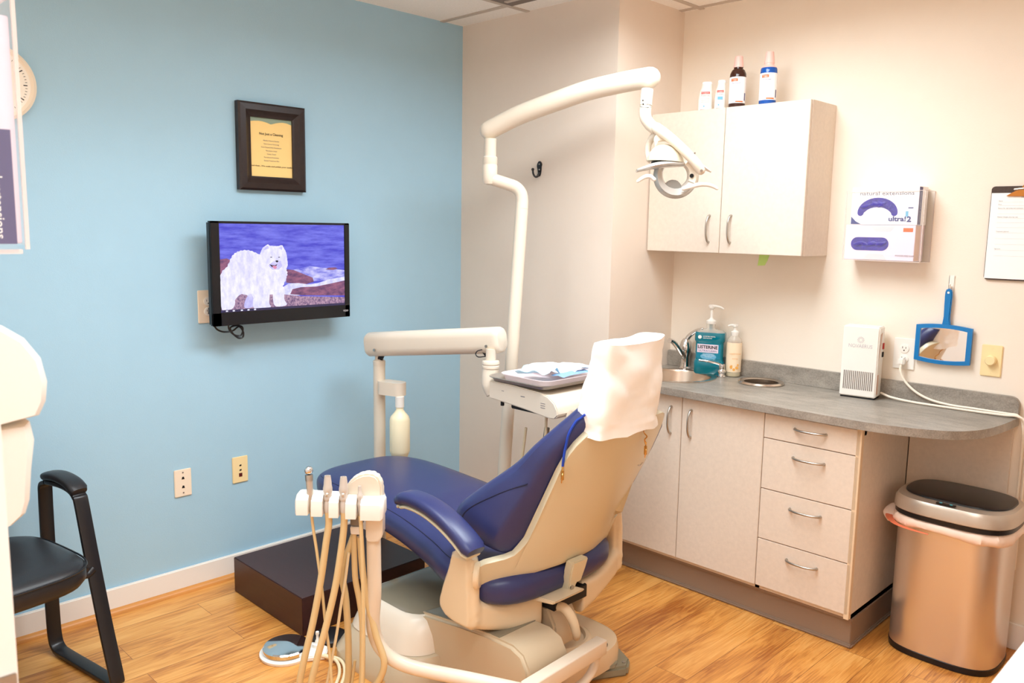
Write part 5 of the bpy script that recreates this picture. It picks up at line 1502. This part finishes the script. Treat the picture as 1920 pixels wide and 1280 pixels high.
# four slotted holder blocks
def hblock(x0, x1, dy, capL=False, capR=False):
    mb = MB(m_plasw)
    w0, w1 = hq(x0, 0), hq(x1, 0)
    prof = [(.045, 926), (.020, 922), (-.012, 922), (-.030, 930), (-.034, 942), (-.034, 958), (.045, 958)]
    pr = [(-d + .02, py + dy) for d, py in prof]
    rings = []
    segs = [(x0, 1.0), (x1, 1.0)]
    if capL: segs = [(x0, .72), (x0 + 1.2, .86), (x0 + 4, 1.0), (x1, 1.0)]
    if capR: segs = [(x0, 1.0), (x1 - 5, 1.0), (x1 - 1.5, .88), (x1, .74)]
    for xx, k in segs:
        rings.append([hq(xx, 942 + dy + (py - 942 - dy) * k, d * k) for d, py in pr])
    mb.rings(rings)
    return mb
hb = MB(m_plasw)
blocks = [(561, 586, -3, True, False), (592, 612, -1, False, False), (624, 641, 1, False, False), (654, 673, 3, False, False), (681, 722, 5, False, True)]
hold = None
for (a, b, dy, l, r) in blocks:
    o = hblock(a, b, dy, l, r).build('holder_block', asx, angle=35)
mb = MB(m_plasw); mb.prism([hq(565, 926, -.02), hq(718, 932, -.02), hq(718, 958, -.02), hq(565, 950, -.02)], E3 * -.02, .002); mb.build('holder_rail', asx)
def tool(kind, x0, y0, x1, y1, mt):
    a, b = hq(x0, y0, .022), hq(x1, y1, .032)
    ax = (a - b); L3 = ax.length; ax.normalize()
    mb = MB(mt)
    if kind == 'syringe':
        mb.use(m_silver).lathe([(.0055, 0), (.0075, .03), (.0090, .06), (.0098, L3 - .03), (.0100, L3 - .022)], b, ax, n=18)
        mb.use(m_nickel).lathe([(.0108, L3 - .034), (.0108, L3 - .018)], b, ax, n=18)
        mb.use(m_chrome).sphere(b + ax * (L3 - .006), .0120, n=18)
    elif kind == 'valve':
        mb.lathe([(.0105, 0), (.0115, .008), (.0118, .024), (.0100, .032), (.0125, .036), (.0118, .042), (.0102, .050), (.0128, .058), (.0130, .068), (.0110, .076), (.0108, .084), (.0088, .100), (.0082, L3 - .004), (.0086, L3), (.0062, L3), (.0060, L3 - .01)], b, ax, n=20)
        mb.use(m_silver).sphere(b + ax * .052 + E3 * .010, .0065, n=12)
    else:
        mb.lathe([(.0050, 0), (.0085, .03), (.0095, .036), (.0070, .044), (.0090, .052), (.0088, .060), (.0052, .066), (.0050, L3 - .008), (.0044, L3)], b, ax, n=18)
    return mb.build('instrument', asx)
tool('syringe', 584, 873, 589, 953, m_valve)
tool('valve', 618.5, 886, 620, 953, m_valve)
tool('valve', 647.5, 888, 649, 953, m_valve)
tool('saliva', 677, 905, 679.5, 960, m_valve)
# hoses
def hose(pts, r, m):
    P = []
    for p in pts:
        P.append(hq(p[0], p[1], p[2]) if len(p) == 3 else V(p[1:]) if p[0] == 'w' else None)
    MB(m).tube(P, r, n=12, sub=5).build('hose', asx)
hose([(589, 952, .032), (592, 985, .03), (598, 1030, .03), (606, 1100, .03), (612, 1170, .03), (620, 1225, .04), (626, 1290, .05), (632, 1330, .03), (650, 1320, -.02), (660, 1260, -.02)], .0042, m_hose)
hose([(620, 950, .032), (621, 975, .032), (616, 1010, .034), (605, 1085, .036), (590, 1165, .04), (573, 1240, .05), (564, 1290, .05), (566, 1325, .03), (600, 1345, -.01), (640, 1320, -.03), (647, 1240, -.025), (644, 1140, -.02), (638, 1080, -.02), (660, 1010, -.015)], .0098, m_hose)
hose([(649, 950, .032), (649, 975, .032), (644, 1020, .034), (632, 1095, .036), (615, 1170, .045), (598, 1235, .055), (586, 1290, .055), (590, 1330, .03), (640, 1350, -.01), (690, 1320, -.01), (718, 1262, .0), (702, 1205, -.008), (686, 1140, -.014), (677, 1080, -.014), (673, 1010, -.012)], .0098, m_hose)
hose([(661, 1003, -.012), (662, 1060, -.01), (664, 1095, -.008), (672, 1140, -.006), (677, 1190, .0), (676, 1290, .01), (668, 1330, .02)], .0085, m_hose)
hose([(679.5, 958, .036), (682, 1010, .040), (684, 1100, .042), (684, 1180, .044), (681, 1290, .05), (676, 1340, .04), (690, 1350, .0), (715, 1300, -.02)], .0055, m_hose)
hose([(652, 1040, -.005), (646, 1090, .0), (638, 1140, .005), (629, 1200, .01), (618, 1260, .02), (611, 1300, .03)], .0042, m_hosew)
# ================================================================== FOOT CONTROLS
pc_ = on(528, 1212, 'z', .03)
px_, py_ = .722, -1.905
pd = thing('foot_pedal', (px_, py_, 0), 'chrome disc foot pedal on a white base on the floor left of the hoses', 'foot pedal')
mb = MB(m_plasw).lathe([(.088, 0), (.090, .004), (.090, .010), (.082, .014)], (px_, py_, 0), n=40)
mb.prism([V((px_ + .02, py_ - .05, .001)), V((px_ + .10, py_ + .02, .001)), V((px_ + .13, py_ + .075, .001)), V((px_ + .085, py_ + .115, .001)), V((px_ + .03, py_ + .10, .001)), V((px_ - .01, py_ + .06, .001))], (0, 0, .018), .004)
mb.build('pedal_base', pd, angle=35)
MB(m_chrome).lathe([(.070, .016), (.079, .018), (.079, .030), (.074, .034), (.004, .046), (.0, .046)], (px_, py_, 0), n=48).build('disc', pd, angle=12)
mb = MB(m_plasw).lathe([(.016, .018), (.016, .030), (.009, .034), (.008, .042), (.005, .046), (.0045, .062), (.007, .066), (.006, .074), (.0, .077)], (px_ + .062, py_ + .085, 0), n=18); mb.build('toggle', pd)
mb = MB(m_hosew)
w0 = [V((px_ + .11, py_ + .06, .016)), V((px_ + .17, py_ + .085, .014)), V((px_ + .235, py_ + .06, .010)), V((px_ + .30, py_ + .00, .008)), V((px_ + .36, py_ - .08, .008)), V((px_ + .44, py_ - .2, .008))]
mb.tube(w0, .0055, n=8); mb.tube([p + V((.012, .012, .0)) for p in w0], .0055, n=8); mb.build('cable', pd)
p2 = thing('rubber_pedal', (.735, -1.735, 0), 'dark rubber disc pedal on the floor behind the hanging hoses', 'foot pedal')
MB(m_blackv).lathe([(.062, 0), (.064, .004), (.062, .016), (.050, .024), (.01, .028), (.0, .028)], (.738, -1.742, 0), n=36).build('pad', p2)

# ================================================================== GUEST CHAIR
ga = math.radians(10)
gc = thing('guest_chair', (.439, -2.693, 0), 'black sled base guest chair with padded arms against the blue wall', 'chair', rz=ga)
mb = MB(m_blackv)
sr = []
for z, e in ((.385, -.03), (.392, -.012), (.41, 0.0), (.445, .0), (.458, -.012), (.466, -.035), (.470, -.09), (.468, -.15)):
    sr.append([V((x, y, z)) for x, y in sellipse(.0, -.01, .235 + e, .215 + e, 3.6, 40)])
mb.rings(sr); st_ = mb.build('seat', gc, local=True, angle=50)
pr_ = [V((x, y, .449)) for x, y in sellipse(.0, -.01, .2365, .2165, 3.6, 40)]
MB(m_blackp).tube(pr_, .003, n=6, sub=2, closed=True).build('piping', st_, local=True)
mb = MB(m_blackv); rr = []
for z, hy in ((.50, .14), (.52, .185), (.60, .205), (.75, .20), (.85, .17), (.875, .12)):
    c = -.235 - .16 * (z - .5)
    rr.append([V((c + a, b, z)) for a, b in rrect(0, 0, .028, hy, .024, 5)])
mb.rings(rr); mb.build('backrest', gc, local=True, angle=50)
def flat_bar(pts, w, th, sub=6):
    P = catmull([V(p) for p in pts], sub); rings = []
    for i, p in enumerate(P):
        d = (P[min(i + 1, len(P) - 1)] - P[max(i - 1, 0)]).normalized(); s = V((0, 1, 0)); u = s.cross(d).normalized()
        rings.append([p + s * a + u * b for a, b in rrect(0, 0, w / 2, th / 2, th * .25, 2)])
    return rings
for s in (1, -1):
    b = .270 * s
    fr = [(-.195, b, .613), (-.10, b, .618), (-.045, b, .612), (-.018, b, .596), (-.005, b, .570), (.040, b, .40), (.100, b, .19), (.150, b, .035), (.146, b, .016), (.120, b, .011), (-.02, b, .011), (-.17, b, .011), (-.212, b, .018), (-.232, b, .05), (-.238, b, .14), (-.240, b, .40), (-.238, b, .55), (-.232, b, .595), (-.200, b, .612)]
    MB(m_blackm).rings(flat_bar(fr, .045, .014)).build('side_frame', gc, local=True, angle=40)
    pad = [V((-.215, b, .628)), V((-.14, b, .640)), (V((-.06, b, .634))), V((-.012, b, .612))]
    P = catmull(pad, 4); rings = []
    for i, p in enumerate(P):
        d = (P[min(i + 1, len(P) - 1)] - P[max(i - 1, 0)]).normalized(); sv = V((0, 1, 0)); u = sv.cross(d).normalized()
        k = 1 if 0 < i < len(P) - 1 else .8
        rings.append([p + sv * a + u * c_ for a, c_ in sellipse(0, 0, .030 * k, .015 * k, 2.8, 18)])
    MB(m_blackv).rings(rings).build('arm_pad', gc, local=True, angle=60)
    MB(m_blackm).tube([V((.055, b * .80, .375)), V((.055, b * .9, .36)), V((.052, b * .985, .372))], .012, n=10).build('seat_bracket', gc, local=True)
MB(m_blackm).box((.02, -.25, .368), (.06, .25, .386), .003).box((-.16, -.25, .368), (-.12, .25, .386), .003).build('cross_bar', gc, local=True)

# ================================================================== LEFT FOREGROUND (front wall)
YW = -3.05
t = thing('glove_box_holder', (1.79, YW + .05, 1.43), 'clear acrylic glove box holder at the far left foreground', 'glove dispenser')
kx0, kx1 = 1.70, 1.885
mb = MB(m_acry)
zb0, zb1 = 1.437, 1.765
mb.box((kx0, YW + .112, zb0), (kx1, YW + .115, zb1)); mb.box((kx0, YW + .001, zb0), (kx1, YW + .004, zb1 + .01))
mb.box((kx1 - .003, YW + .004, zb0), (kx1, YW + .112, zb1)); mb.box((kx0, YW + .004, zb0), (kx0 + .003, YW + .112, zb1))
mb.box((kx0, YW + .001, zb0 - .012), (kx1, YW + .105, zb0), .002)
mb.build('holder_shell', t)
mb = MB(m_acrye); e = .004
for (a, b) in (((kx1 - e, YW + .112, zb0 - .006), (kx1, YW + .117, zb1)), ((kx0, YW + .112, zb1 - e), (kx1, YW + .117, zb1)), ((kx1 - e, YW + .001, zb1 - e), (kx1, YW + .115, zb1)), ((kx1 - e, YW + .001, zb0 - .012), (kx1, YW + .108, zb0 - .006))): mb.box(a, b)
mb.build('holder_rim_glint', t, label='cut edges of the acrylic with caught light painted pale')
t = thing('glove_box', (1.79, YW + .05, zb0 + .002), 'upright glove box with indigo side in the far left holder', 'glove box')
MB(m_boxl).box((kx0 + .008, YW + .006, zb0 + .002), (kx1 - .010, YW + .1105, zb1 - .03), .001).build('carton', t)
mb = MB(m_indigo)
xx = kx1 - .0095
mb.box((xx - .001, YW + .012, zb0 + .001), (xx, YW + .1045, zb0 + .152)); 
mb.use(m_boxw).text('natural extensions', (xx + .0004, YW + .080, zb0 + .136), V((0, 0, -1)), V((0, 1, 0)), .0115, width=.127, bold=.01)
mb.use(m_lilact).box((xx - .0012, YW + .012, zb0 + .155), (xx - .0002, YW + .092, zb0 + .29)); mb.use(m_indigo).box((xx - .0011, YW + .012, zb0 + .16), (xx - .0001, YW + .086, zb0 + .21))
mb.build('print', t)
# dispenser
t = thing('soap_dispenser', (1.90, YW + .05, 1.06), 'white wall dispenser with a bulging lid at the left foreground', 'dispenser')
def dsp(pts_uv, x):   # outline in (y offset, z)
    return [V((x, YW + a, z)) for a, z in pts_uv]
mb = MB(m_plasw)
def drings(prof, xs_):
    return [[V((x, YW + .001 + (a * k), zc_ + (z - zc_) * (k * .5 + .5))) for a, z in prof] for x, k in xs_ for zc_ in (1.27,)]
lid = [(0, 1.345), (.03, 1.343), (.062, 1.336), (.086, 1.318), (.104, 1.290), (.110, 1.258), (.107, 1.232), (.098, 1.214), (.05, 1.207), (0, 1.203)]
mb.rings([[V((1.842 + 0, YW + .001 + a, z)) for a, z in lid], [V((1.945, YW + .001 + a, z)) for a, z in lid], [V((1.962, YW + .001 + a * .90, 1.27 + (z - 1.27) * .93)) for a, z in lid]])
mb.build('lid', t, angle=30)
body = [(0, 1.206), (.088, 1.206), (.092, 1.18), (.086, 1.14), (.082, 1.10), (.076, 1.082), (.06, 1.070), (.0, 1.062)]
mb = MB(m_plasw); mb.rings([[V((1.850, YW + .001 + a, z)) for a, z in body], [V((1.938, YW + .001 + a, z)) for a, z in body], [V((1.952, YW + .001 + a * .88, 1.13 + (z - 1.13) * .95)) for a, z in body]])
mb.build('push_body', t, angle=30)
for o in list(SC.objects):
    if o.name.startswith('txt'): bpy.data.objects.remove(o)
